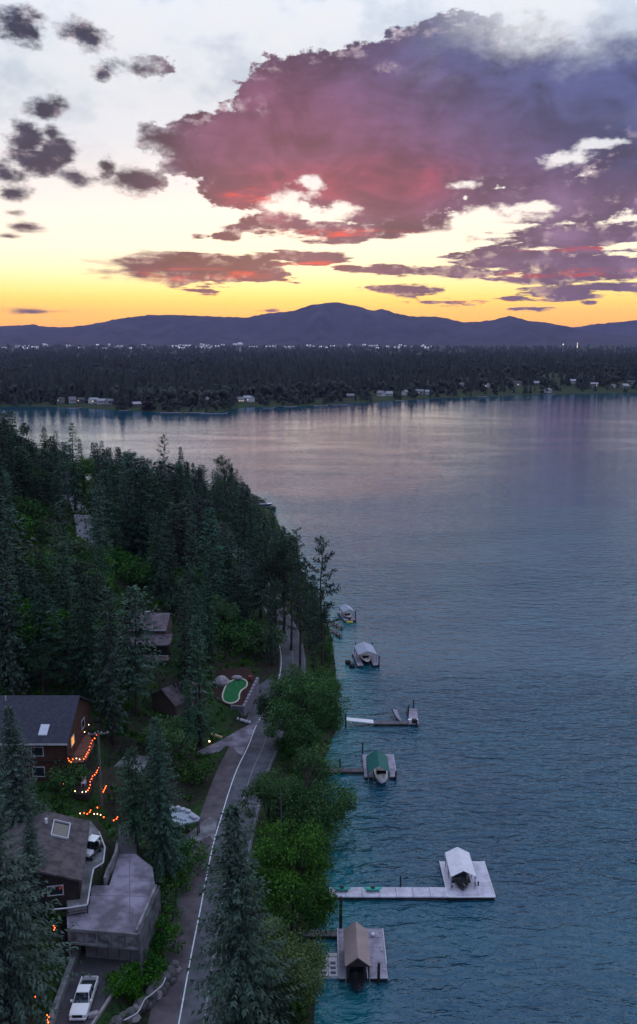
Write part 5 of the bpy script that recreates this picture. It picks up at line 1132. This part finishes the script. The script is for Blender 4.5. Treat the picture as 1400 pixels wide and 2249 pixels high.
# far town, water tower and masts
TOWNW = mat('town_wall', (.40, .40, .46), .8, .1)
TLIT = mat('town_lights', (.8, .8, .9), .5, .05, emit=(.95, .93, 1.0), estr=2.2)
def far_at(px, dist): u = (px - CX) / F / math.cos(PITCH); return u * dist, dist
tpx = sorted(float(rf.choice([rf.uniform(-6, 470), rf.uniform(380, 560), rf.uniform(560, 950)], p=[.5, .22, .28])) for _ in range(78))
for k, px in enumerate(tpx):
    x, y = far_at(px, rf.uniform(5200, 6900)); off = y - float(far_shore(x)); z = float(far_z(x, off)); w, d, h = rf.uniform(9, 42) , rf.uniform(18, 30), rf.uniform(9, 27)
    T = thing('town_building', (x, y, z), f'pale building in the lit town strip below the hills, {ordinal(k + 1)} from the left', 'building', 'buildings of the far town')
    MB().box((x, y, z + h / 2 - 1), (w, d, h + 2)).build('wall', TOWNW, T); MB().box((x, y, z + h + .5), (w + 2, d + 2, 1.0)).build('roof', ROOFC['pale'], T)
    for a in np.linspace(-.36, .36, max(2, int(w / 12))): MB().box((x + a * w, y - d / 2 - .1, z + h * .8), (rf.uniform(1.5, 5), .3, rf.uniform(1.5, 5))).build('window', TLIT, T)
x, y = far_at(534, 4300); z = float(far_z(x, y - float(far_shore(x)))); T = thing('water_tower', (x, y, z), 'pale water tower standing above the far forest', 'water tower'); s_ = 1.0
MB().lathe((x, y, z), [(6.2, 0), (5.2, 6), (5.0, 26), (7, 30)], 14).build('stem', TOWNW, T); MB().lathe((x, y, z + 30), [(7, 0), (13, 4), (14, 9), (13, 15), (6, 18), (.5, 19)], 16).build('tank', mat('tower_white', (.72, .72, .78), .7, .05), T, smooth_=True)
for px, hgt, lab in ((1218, 44, 'shorter lit mast above the right of the far forest'), (1248, 48, 'taller lit mast with stacked lamps above the right of the far forest')):
    x, y = far_at(px, 4000); z = float(far_z(x, y - float(far_shore(x)))); T = thing('light_mast', (x, y, z), lab, 'mast'); MB().tube([(x, y, z - 1), (x, y, z + hgt)], [1.2, .6], 6).build('shaft', METAL, T)
    for a in ((hgt, hgt - 3) if hgt < 46 else (hgt, hgt - 8, hgt - 13, hgt - 18)): MB().box((x, y - 1.0, z + a), (3.6, 1.4, 2.8)).build('lamp_head', mat('mast_lamp', (.9, .8, .7), .4, .05, emit=(1.0, .82, .66), estr=1.6), T)
x, y = far_ground(268, 905)[:2]
for (px, py, hh, lab, kind) in ((268,898,30,'tall dark tree standing in front of the left far shore houses','fir'),(325,901,13,'round dark tree on the left far shore beside a dock','round')):
    q = far_ground(px, py); V, Tt = far_proto(77, kind); e = thing('shore_tree', (q[0], q[1], q[2] - .2), lab, 'tree'); me = np_mesh('crown', V * hh * np.array([1.25, 1.25, 1]), Tt, FAR_CONIFER); face_attr(me, 'tint', np.full(len(Tt), .3)); obj('crown', me, e)
    MB().tube([(q[0], q[1], q[2] - .5), (q[0], q[1], q[2] + hh * .7)], [.4, .1], 6).build('trunk', WOOD_DK, e)

# ------------------------------------------------------------------ trees
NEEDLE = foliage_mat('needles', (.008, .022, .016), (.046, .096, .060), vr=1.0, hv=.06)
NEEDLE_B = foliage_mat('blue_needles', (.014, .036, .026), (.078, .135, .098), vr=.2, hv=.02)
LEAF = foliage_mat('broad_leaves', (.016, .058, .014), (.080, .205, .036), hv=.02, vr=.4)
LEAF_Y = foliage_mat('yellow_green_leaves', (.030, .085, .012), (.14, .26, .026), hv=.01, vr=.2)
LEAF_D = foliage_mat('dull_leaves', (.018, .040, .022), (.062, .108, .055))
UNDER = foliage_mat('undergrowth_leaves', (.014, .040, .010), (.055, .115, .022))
BARK = mat('bark', (.050, .042, .038), .95, .4, 3.0, .1, bump=.6, bscale=6)
BARK_PALE = mat('pale_bark', (.16, .15, .14), .9, .4, 3.0, .1)
def nrm(v): return v / (np.linalg.norm(v, axis=-1, keepdims=True) + 1e-9)
def diamonds(Bp, Dv, Ln, Wd, r, roll=.5):
    """flat needle sprays / leaves: base point, direction, length, width"""
    n = len(Bp); up = np.tile([0, 0, 1.0], (n, 1)) + roll * r.standard_normal((n, 3))
    sd = nrm(np.cross(Dv, up)) * (Wd[:, None] / 2); mid = Bp + Dv * (Ln * .45)[:, None]; tip = Bp + Dv * Ln[:, None]
    mid2 = mid + np.stack([0 * Ln, 0 * Ln, .12 * Ln], -1)
    V = np.stack([Bp, mid2 - sd, tip, mid2 + sd], 1).reshape(-1, 3)
    return V, np.arange(4 * n).reshape(n, 4)
def trunk_mb(h, r0, seed, lean=.012, n=7, rings=8):
    r = np.random.default_rng(seed); pts = [(lean * h * math.sin(i * .9 + seed) * i / rings, lean * h * math.cos(i * 1.1 + seed) * i / rings, -.8 + (h + .8) * i / rings) for i in range(rings + 1)]
    return MB().tube(pts, [r0 * (1.25 if i == 0 else 1.0) * (1 - .93 * (i / rings)) + .02 for i in range(rings + 1)], n)
def conifer(h, rad, seed, levels=46, sp=.62, dens=1.0, start=.10, power=.78, droop=.35, m=None, gap=0.0):
    r = np.random.default_rng(seed); Bs, Ds, Ls, Ws, Ti = [], [], [], [], []
    lump = r.random((8, 6))
    for l in range(levels):
        t = start + (1 - start) * ((l + r.random() * .8) / levels) ** 1.0
        if t > .995: continue
        L0 = rad * ((1 - t) / (1 - start)) ** power * min(1.0, .62 + 2.6 * (t - start)) + .12
        nb = max(4, int(round((6.2 if t < .85 else 5) * dens)))
        for k in range(nb):
            if r.random() < gap: continue
            a = 2 * math.pi * (k + r.random() * .9) / nb + l * 1.7
            L = L0 * (.62 + .62 * lump[int(t * 7.99), int((a % 6.283) / 6.284 * 6)]) * (.8 + .4 * r.random())
            pit = .55 * (t - .45) + .12 * r.standard_normal(); dr = droop * (1.15 - t)
            ns = max(2, int(L / sp)); s = (np.arange(ns) + .35 + .5 * r.random(ns)) / ns
            dx, dy = math.cos(a), math.sin(a); z0 = t * h
            p = np.stack([dx * L * s, dy * L * s, z0 + L * (pit * s - dr * s * s + .14 * s ** 4)], -1)
            fw = np.array([dx, dy, pit - 2 * dr * .7]); sdv = np.array([-dy, dx, 0.0]); tb = r.random() * .55
            for sg in (-1, 1):
                ln = sp * (1.25 - .35 * s) * (.8 + .5 * r.random(ns)); d = nrm(fw * .75 + sg * sdv * (.55 + .3 * r.random((ns, 1))) + np.stack([0 * s, 0 * s, -.18 - .3 * r.random(ns)], -1))
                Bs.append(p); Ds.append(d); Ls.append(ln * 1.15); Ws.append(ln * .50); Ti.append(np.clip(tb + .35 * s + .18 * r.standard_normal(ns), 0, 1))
            tp = np.array([[dx * L * .92, dy * L * .92, z0 + L * (pit * .92 - dr * .85 + .1)]])
            Bs.append(tp); Ds.append(nrm(fw[None] + [[0, 0, .15]])); Ls.append(np.array([sp * 1.1])); Ws.append(np.array([sp * .5])); Ti.append(np.array([min(1, tb + .45)]))
    for k in range(5):
        Bs.append(np.array([[0, 0, h * (.965 + .006 * k)]])); Ds.append(nrm(np.array([[.25 * r.standard_normal(), .25 * r.standard_normal(), 1.0]]))); Ls.append(np.array([.035 * h * (1 - .1 * k)])); Ws.append(np.array([.22])); Ti.append(np.array([.6]))
    V, Q = diamonds(np.concatenate(Bs), np.concatenate(Ds), np.concatenate(Ls), np.concatenate(Ws), r)
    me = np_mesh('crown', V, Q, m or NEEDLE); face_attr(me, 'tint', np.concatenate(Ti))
    return me, trunk_mb(h * .97, .010 * h + .06, seed).mesh('trunk', BARK, smooth_=True), h
def pine(h, rad, seed, m=None, n=26, start=.35):
    """an open-crowned pine: bare trunk, separate tufts on up-swept limbs"""
    r = np.random.default_rng(seed); Bs, Ds, Ti, Ls = [], [], [], []; tm = trunk_mb(h * .97, .010 * h + .05, seed)
    for k in range(n):
        t = start + (1 - start) * (k + .5) / n; a = k * 2.4 + r.random(); L = rad * (1 - ((t - start) / (1 - start)) ** 2.2 * .8) * (.55 + .6 * r.random())
        up = .10 + .35 * t; e = np.array([math.cos(a) * L, math.sin(a) * L, t * h + L * up])
        tm.tube([(0, 0, t * h), tuple(e * [.5, .5, 1] - [0, 0, L * up * .6]), tuple(e)], [.07, .05, .02], 4)
        for q in np.linspace(.35, 1.0, max(2, int(L / .55))):
            c = np.array([e[0] * q, e[1] * q, t * h + L * up * q * q]); m_ = 16
            d = nrm(r.standard_normal((m_, 3)) + [math.cos(a) * .5, math.sin(a) * .5, .5])
            Bs.append(c + .16 * r.standard_normal((m_, 3))); Ds.append(d); Ls.append(.42 + .35 * r.random(m_)); Ti.append(np.clip(.3 + .25 * r.standard_normal(m_) + .3 * r.random(), 0, 1))
    Ls = np.concatenate(Ls); V, Q = diamonds(np.concatenate(Bs), np.concatenate(Ds), Ls, Ls * .32, r)
    me = np_mesh('crown', V, Q, m or NEEDLE); face_attr(me, 'tint', np.concatenate(Ti)); return me, tm.mesh('trunk', BARK, smooth_=True), h
def broadleaf(h, rad, seed, clumps=60, per=90, leaf=.34, m=None, base=.18, slim=1.0, bark=None, open_=.25, clump_r=.27):
    """limbs plus leaf clumps on an uneven shell, with gaps"""
    r = np.random.default_rng(seed); Bs, Ds, Ti, Ls = [], [], [], []; tm = trunk_mb(h * .72, .016 * h + .05, seed, .03)
    cz = h * (base + (1 - base) * .5); hz_ = h * (1 - base) * .5
    nl = 6 + int(r.integers(0, 4)); lob = []
    for k in range(nl):
        a_ = 2 * math.pi * (k + .6 * r.random()) / nl; u_ = r.uniform(-.75, .8) if k else .75; w_ = math.sqrt(max(.05, 1 - u_ * u_))
        lob.append((math.cos(a_) * rad * .62 * w_ * r.uniform(.6, 1.25), math.sin(a_) * rad * .62 * w_ * r.uniform(.6, 1.25), cz + u_ * hz_ * .72, rad * r.uniform(.30, .52)))
    for k in range(clumps):
        d = nrm(r.standard_normal(3)); lx, ly, lz_, lr = lob[k % nl]; rr = .5 + .6 * r.random()
        c = np.array([lx + d[0] * lr * rr, ly + d[1] * lr * rr, max(.06 * h, lz_ + d[2] * lr * rr * min(1.3, .8 * hz_ / rad + .35))])
        cr = rad * clump_r * (.6 + .8 * r.random()) * (1.0 if d[2] > -.3 else .8); n = int(per * (.5 + r.random())); tb = r.random() * .6
        dv = nrm(r.standard_normal((n, 3))); off = dv * (cr * (r.random((n, 1)) ** .45)) * [1, 1, .75 * slim]
        Bs.append(c + off); Ds.append(nrm(dv + .8 * r.standard_normal((n, 3)) + [0, 0, -.15])); Ls.append(leaf * (.6 + .8 * r.random(n)))
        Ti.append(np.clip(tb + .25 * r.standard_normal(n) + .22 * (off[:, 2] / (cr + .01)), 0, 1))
        if k % 4 == 0:
            tm.tube([(0, 0, h * (.12 + .35 * r.random())), tuple(c * [.45, .45, 1] * .5 + [0, 0, h * .28]), tuple(c)], [.012 * h * .5 + .03, .05, .02], 5)
    Ls = np.concatenate(Ls); V, Q = diamonds(np.concatenate(Bs), np.concatenate(Ds), Ls, Ls * .62, r, 1.2)
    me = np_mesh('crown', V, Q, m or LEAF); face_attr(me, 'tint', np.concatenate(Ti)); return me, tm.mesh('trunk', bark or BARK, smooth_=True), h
CON = [conifer(24, (4.0, 5.4, 4.6, 5.8, 3.7)[i], 100 + i, (46, 40, 50, 38, 44)[i], (.62, .74, .56, .8, .6)[i], 1.0, (.08, .16, .06, .22, .10)[i], (.82, .58, .74, .50, .95)[i], (.30, .18, .50, .12, .38)[i], NEEDLE, (.0, .10, .0, .18, .05)[i]) for i in range(5)]
CON_S = [conifer(25, 3.4, 140 + i, 40, .6, .85, .12, .7, .42, NEEDLE, .12) for i in range(3)]
CON_H = [conifer(24, 5.2, 200 + i, 84, .40, 1.25, .05, .80, .30, NEEDLE_B) for i in range(2)]
PINE = [pine(24, 3.0, 300 + i) for i in range(3)]
BRD = [broadleaf(12, 4.6, 400 + i, 70, 90, .34) for i in range(3)]
BRD_H = [broadleaf(11, 5.2, 450 + i, 170, 190, .23, LEAF if i != 2 else LEAF_Y, .08, clump_r=.24) for i in range(3)]
AIRY = [broadleaf(22, 4.2, 500 + i, 62, 60, .40, LEAF_D, .22, 1.0, BARK, clump_r=.25) for i in range(2)]
DULL = [broadleaf(14, 4.4, 520 + i, 70, 80, .40, LEAF_D, .15) for i in range(2)]
BUSH = [broadleaf(3.0, 2.4, 540 + i, 34, 70, .24, LEAF, .02, clump_r=.32) for i in range(3)]
TREES = []         # (x, y, r) of every tree placed, for spacing
def plant(proto, x, y, h, label, group, name='conifer_tree', cat='tree', wide=1.0, sink=.25):
    crown, trunk, h0 = proto; s = h / h0
    e = thing(name, (x, y, tz(x, y) - sink), label, cat, group, random.random() * 6.28); e.scale = (s * wide, s * wide, s)
    e.rotation_euler.x = random.gauss(0, .022); e.rotation_euler.y = random.gauss(0, .022)
    obj('trunk', trunk, e); obj('crown', crown, e); TREES.append((x, y)); return e
def by_top(px, ytop, h):
    """ground position along a pixel column whose tree of height h peaks at ytop"""
    best = None; d = ray(px, 1500)
    for t in np.arange(75, 470, 1.0):
        x, y = d[0] / d[1] * t, t; z = tz(x, y)
        if z < .2: continue
        e = abs(proj(x, y, z + h)[1] - ytop)
        if best is None or e < best[0]: best = (e, x, y)
    return best[1], best[2]
# screen regions that stay in view between the trees: roads, roofs, yards
def rect(x0, y0, x1, y1, n=5): return [(x0 + (x1 - x0) * i / n, y0 + (y1 - y0) * j / n) for i in range(n + 1) for j in range(n + 1)]
KEEP = []
for x, y in WL_PX[:11]: KEEP += [(x - 42, y), (x - 20, y), (x, y), (x + 15, y)]
KEEP += rect(624, 1405, 660, 1488) + rect(148, 1086, 200, 1172) + rect(292, 1348, 374, 1440) + rect(0, 1540, 160, 1650, 7) + rect(146, 1566, 234, 1740, 7)
KEEP += rect(100, 1640, 146, 1730) + rect(362, 1512, 396, 1570) + rect(248, 1650, 300, 1715) + rect(118, 1806, 232, 1990, 7) + rect(160, 1880, 335, 2095, 9) + rect(110, 2100, 290, 2249, 8)
KEEP += rect(474, 1470, 566, 1590, 7) + rect(440, 1606, 555, 1650) + rect(378, 1772, 470, 1848) + rect(170, 1770, 262, 1800) + rect(40, 1130, 108, 1205)
KEEP += rect(255, 1240, 325, 1300) + rect(490, 1405, 600, 1445) + rect(465, 1690, 520, 1790) + rect(300, 2110, 390, 2249) + rect(440, 1620, 500, 1660) + rect(395,1690,455,1760)
KEEP = np.array(KEEP)
SKYX = [0, 30, 60, 100, 130, 190, 225, 250, 300, 345, 380, 410, 440, 460, 475, 500, 530, 545, 560, 600, 640, 652, 690, 708, 730, 745, 760]
SKYY = [890, 897, 915, 945, 938, 930, 975, 968, 988, 1000, 956, 985, 1005, 1030, 995, 988, 1005, 1060, 1085, 1112, 1180, 1235, 1240, 1185, 1290, 1400, 1470]
def covers(x, y, h, r):
    z = tz(x, y); bx, by = proj(x, y, z); tx, ty = proj(x, y, z + h); pw = F * r / math.hypot(y, H - z)
    t = (by - KEEP[:, 1]) / max(by - ty, 1); w = np.where((t > .04) & (t < 1), pw * np.clip(1.05 - t, 0, 2) ** .75, 0); xc = bx + (tx - bx) * t
    return bool(np.any(np.abs(KEEP[:, 0] - xc) < w))
# skyline and landmark trees: (x, top y, height, prototype, label, name)
LAND = [(15,893,25,CON[0],'dark conifer on the headland skyline at the very edge of the picture'),(44,906,22,CON[1],'conifer second along the headland skyline from the picture edge'),
 (74,931,20,DULL[0],'rounded dark tree on the headland skyline among conifers'),(130,936,23,CON[2],'full conifer on the headland skyline short of the tall spire'),(187,928,27,CON_S[0],'tall narrow spire conifer standing highest above the hillside road'),
 (208,962,22,CON_S[1],'slim conifer just beside the tall spire on the skyline'),(252,966,24,CON_S[2],'pointed conifer against the water midway along the headland skyline'),(237,986,18,CON[3],'short conifer tucked against a taller pointed one on the skyline'),
 (304,986,22,CON_S[0],'small pointed conifer alone in a dip of the skyline'),(344,1000,15,AIRY[0],'airy round headed tree low on the skyline between two conifers'),(378,954,28,PINE[0],'tall bare stemmed pine rising above the middle of the headland'),
 (412,980,23,CON[4],'broad conifer on the skyline just lakeward of the tall pine'),(440,1010,19,AIRY[1],'airy tree on the skyline before the big broad tree'),(503,989,24,AIRY[0],'big broad headed tree at the lakeward end of the skyline'),
 (545,1056,16,AIRY[1],'small airy tree at the water edge of the headland tip'),(600,1114,30,AIRY[1],'tall see through tree on the shore in front of the blue boat'),(625,1190,22,AIRY[0],'airy shore tree below the tall see through one'),
 (660,1227,24,PINE[1],'open pine on the shore beside the tallest lakeside pine'),(708,1181,30,PINE[2],'tallest lakeside pine standing clear against the pale water'),(690,1290,20,PINE[0],'shorter pine at the foot of the tallest lakeside pine'),
 (640,1215,22,PINE[1],'open pine behind the lake road bend'),(575,1130,26,CON[1],'dark conifer just inland of the tall see through tree')]
for k, (x, yt, h, pr, lab) in enumerate(LAND):
    gx_, gy_ = by_top(x, yt, h); plant(pr, gx_, gy_, h, lab, None, 'conifer_tree' if pr in CON + CON_S else ('pine_tree' if pr in PINE else 'broadleaf_tree'))
# trees round the houses and the road, placed by their foot
NEAR = [(536,2320,27,CON_H[0],'big grey green conifer in front of the lake road, nearest the camera','conifer_tree'),(22,2330,25,CON_H[1],'big conifer in the bottom corner beside the pickup driveway','conifer_tree'),
 (364,1945,22.5,CON_H[0],'bluish conifer leaning over the edge of the parking deck','conifer_tree'),(46,1835,17,CON_H[1],'conifer half hiding the front wall of the blue roofed house','conifer_tree'),
 (250,1640,25,CON_S[0],'tall dark conifer behind the string light deck','conifer_tree'),(195,1535,22,CON[0],'dark conifer just behind the end of the blue roof','conifer_tree'),(300,1570,22,CON[3],'conifer between the grey gable and the string light deck','conifer_tree'),
 (442,1640,23,CON_S[1],'dark conifer above the mauve driveway mouth','conifer_tree'),(408,1560,24,CON_S[2],'dark conifer uphill of the putting green','conifer_tree'),(600,1620,10,DULL[0],'grey leafed small tree at the bend of the road','broadleaf_tree'),
 (640,2050,13,BRD_H[0],'bright green broad tree beside the pale kayak dock','broadleaf_tree'),(672,1845,13,BRD_H[1],'dense green broad tree by the shore end of the teal canopy dock','broadleaf_tree'),
 (672,1665,14,BRD_H[0],'dark green broad tree at the shore end of the white gangway dock','broadleaf_tree'),(712,1545,7,BRD_H[1],'small round green tree below the tall shore pines','broadleaf_tree'),
 (634,2222,9.0,BRD_H[2],'yellow green shore bush at the bottom edge beside the tan boathouse','broadleaf_tree'),(590,1830,9,BRD[1],'small green tree between the road and the teal canopy dock','broadleaf_tree'),
 (590,2280,9,DULL[1],'dull green tree wedged between the big conifer and the shore bush','broadleaf_tree'),(640,1560,9,BRD[2],'green tree beside the bend where the road vanishes','broadleaf_tree'),
 (655,1345,22,PINE[1],'pine on the road side of the shore below the tallest pine','pine_tree'),(620,1300,20,AIRY[1],'airy tree on the bank beyond the last bit of road','broadleaf_tree'),(690,1425,13,AIRY[0],'airy tree between the road and the grey blue canopy dock','broadleaf_tree'),(672,1385,18,PINE[0],'pine on the narrow bank by the small far canopy dock','pine_tree'),(600,1275,22,CON[2],'dark conifer hiding the road where it leaves the shore','conifer_tree'),(640,1290,17,AIRY[0],'airy tree leaning over the water above the small far dock','broadleaf_tree'),(540,1238,24,CON[3],'dark conifer in front of the hidden road, uphill of three','conifer_tree'),(558,1264,22,CON[0],'dark conifer in front of the hidden road, nearest the lake of three','conifer_tree'),(522,1216,24,CON[4],'dark conifer in front of the hidden road, farthest of three','conifer_tree'),(694,1442,7,DULL[0],'grey green small tree on the shore strip beside the road','broadleaf_tree'),(712,1470,6,BRD[0],'green small tree above the small round shore tree','broadleaf_tree'),(704,1408,8,DULL[1],'dull small tree under the tallest lakeside pine','broadleaf_tree'),(598,1462,15,CON_S[1],'slim conifer on the uphill side of the far stretch of road','conifer_tree'),(608,1420,17,AIRY[0],'airy tree overhanging the far stretch of road','broadleaf_tree'),(300,1860,13,CON[1],'small conifer behind the concrete curb of the parking deck','conifer_tree'),(70,2005,12,CON_H[1],'small conifer beside the brown roof','conifer_tree')]
for (x, y, h, pr, lab, nm) in NEAR:
    q = P(x, y, 3) if y > 2249 else G(x, y); plant(pr, q[0], q[1], h, lab, None, nm, wide=1.15 if ('bottom corner' in lab or 'half hiding' in lab) else (.78 if 'leaning over' in lab else 1.0))
# a bare pale snag among the shore trees
q = P(617, 1838, 3.0); T = thing('dead_tree', (q[0], q[1], tz(q[0], q[1])), 'thin bare pale dead tree among the green shore trees', 'tree'); z0 = tz(q[0], q[1]); rs = np.random.default_rng(8); m_ = MB(); m_.tube([(q[0], q[1], z0 - .3), (q[0] + .1, q[1], z0 + 4), (q[0] + .05, q[1], z0 + 8.5)], [.13, .09, .02], 6); m_.build('trunk', BARK_PALE, T)
for k in range(16):
    zz = z0 + 3.2 + .32 * k; a = k * 2.4; L = 1.4 * (1 - k / 22); MB().tube([(q[0] + .08, q[1], zz), (q[0] + .08 + L * math.cos(a), q[1] + L * math.sin(a), zz + .35 * L)], [.035, .01], 4).build('branch', BARK_PALE, T)
# the wood itself
BANDS = [(1000, 'the far ridge'), (1030, 'the big broad headland tree'), (1065, 'the crossarm utility pole'), (1100, 'the bend of the hillside road'), (1135, 'the blue and white boat'), (1175, 'the hillside road foot'),
         (1215, 'the tallest lakeside pine top'), (1260, 'the pale green bush clumps'), (1310, 'the picture edge above the cabin'), (1360, 'the small far canopy dock'), (1410, 'the stepped mauve roofs'), (1460, 'the grey blue canopy dock'),
         (1520, 'the putting green'), (1580, 'the blue shingle roof'), (1640, 'the white gangway dock'), (1700, 'the teal canopy'), (9999, 'the lower deck lights')]
MASS = []
r = np.random.default_rng(31); cnt = 0; tries = 0
while cnt < 330 and tries < 30000:
    tries += 1; py = r.uniform(985, 1760) if r.random() < .8 else r.uniform(985, 1250); px = r.uniform(-60, 720)
    q = G(px, py)
    if q[2] < 1.0 or q[1] > 450: continue
    rd = float(look(np.array([q[0]]), np.array([q[1]]), 'r')[0])
    if -7.2 < rd < 5: continue
    if rd < 0 and q[1] < 205: continue
    kind = r.random(); con = kind < .76; h = r.uniform(17, 27) if con else r.uniform(8, 14)
    if rd < 12: h *= .7
    if float(look(np.array([q[0]]), np.array([q[1]]), 'p')[0]) < 2.0: continue
    tx, ty = proj(q[0], q[1], q[2] + h)
    if ty < np.interp(tx, SKYX, SKYY) + 6: continue
    if any((q[0] - a) ** 2 + (q[1] - c) ** 2 < (4.4 if q[1] < 260 else 3.9) ** 2 for a, c in TREES): continue
    wd_ = (.88 + .5 * r.random()) if con else 1.0 + .3 * r.random(); pk = r.integers(0, 8) if con else r.integers(0, 6)
    if covers(q[0], q[1], h, .82 * wd_ * h / 24 * (4.0, 5.4, 4.6, 5.8, 3.7, 3.4, 3.4, 3.4)[pk] if con else 4.0): continue
    pr = (CON + CON_S)[pk] if con else (DULL + AIRY[:1] + BRD)[pk]
    MASS.append((plant(pr, q[0], q[1], h, None, None, 'conifer_tree' if con else 'broadleaf_tree', wide=wd_), px, py, con, h, wd_)); cnt += 1
for kind in (True, False):
    for bi, (lim, lm) in enumerate(BANDS):
        row = sorted([t for t in MASS if t[3] == kind and t[2] < lim and (bi == 0 or t[2] >= BANDS[bi - 1][0])], key=lambda t: t[1])
        for k, t in enumerate(row):
            look_ = ('tall' if t[4] > 23.5 else 'short' if t[4] < 19 else 'medium') + (' wide' if t[5] > 1.12 else ' slim') if kind else ('round' if t[4] < 11 else 'high')
            tag(t[0], f"{look_} {'conifer' if kind else 'leafy tree'} level with {lm}, {ordinal(k + 1)} from left", None, ('dark conifers of the hillside wood' if kind else 'leafy trees of the hillside wood'))
print('mass trees', cnt, 'tries', tries)
# low bushes between road, yards and shore
BL = [(262,1262,'pale green bush clump in the gap among the conifers, uphill one'),(300,1285,'pale green bush clump in the gap among the conifers, lakeward one'),(60,1150,'lit green bush on the open bank beside the hillside road, upper one'),(88,1190,'lit green bush on the open bank beside the hillside road, lower one'),
 (520,1425,'green bush on the lawn above the putting green'),(575,1440,'green bush by the road above the putting green'),(365,2010,'green bush on the bank below the side of the parking deck'),(375,1960,'green bush high on the bank beside the lake road'),(350,2085,'green bush between garage wall and lake road'),
 (285,2190,'bush behind the boulder wall'),(150,1735,'lit green bush at the foot of the blue roofed house'),(430,1720,'bush at the top of the grass bank'),(330,2160,'dark bush beside the driveway edge'),(415,1905,'low bush at the edge of the purple path'),(60,1480,'bright green bush behind the blue roof'),
 (22,1150,'bright bush on the open bank at the picture edge, upper one'),(36,1188,'bright bush on the open bank at the picture edge, lower one'),(640,1660,'bush on the lake side of the road bend'),(600,1735,'bush at the right edge of the road beyond the big conifer'),(700,2140,'green bush overhanging the floating mat'),(715,1975,'green bush at the foot of the kayak dock'),(748,1610,'green bush at the foot of the white gangway')]
for k, (x, y, lab) in enumerate(BL):
    q = G(x, y)
    if q[2] < .3: q = q + np.array([-2.0, 0, 0])
    plant(BUSH[k % 3], q[0], q[1], (3.0 + .5 * (k % 3)) * (1.9 if k < 6 or k in (14, 15, 16) else 1.0), lab, None, 'bush', 'bush')
# undergrowth that nobody could count
def undergrowth():
    r = np.random.default_rng(77); n = 23000; x = r.uniform(-95, 4, n); y = 72 + 260 * r.random(n) ** 1.35; s = look(x, y, 's'); w = look(x, y, 'r')
    keep = (s > .2) & ((w > 4.4) | (w < -6.2))
    keep &= look(x, y, 'p') > .6
    x, y = x[keep], y[keep]; z = look(x, y); m_ = 7; k = len(x)
    c = np.repeat(np.stack([x, y, z], -1), m_, 0); sz = np.repeat(.3 + .9 * r.random(k) ** 2, m_); d = nrm(r.standard_normal((k * m_, 3)) * [1, 1, .5] + [0, 0, .75])
    B = c + np.stack([r.standard_normal(k * m_) * .35, r.standard_normal(k * m_) * .35, -.05 + 0 * sz], -1) * sz[:, None]
    V, Q = diamonds(B, d, sz * (.7 + .6 * r.random(k * m_)), sz * .34, r, 1.0)
    me = np_mesh('undergrowth', V, Q, UNDER); face_attr(me, 'tint', np.clip(np.repeat(r.random(k) * .7, m_) + .15 * r.standard_normal(k * m_), 0, 1))
    tag(obj('undergrowth', me), 'low green undergrowth on the banks', kind='stuff')
undergrowth()
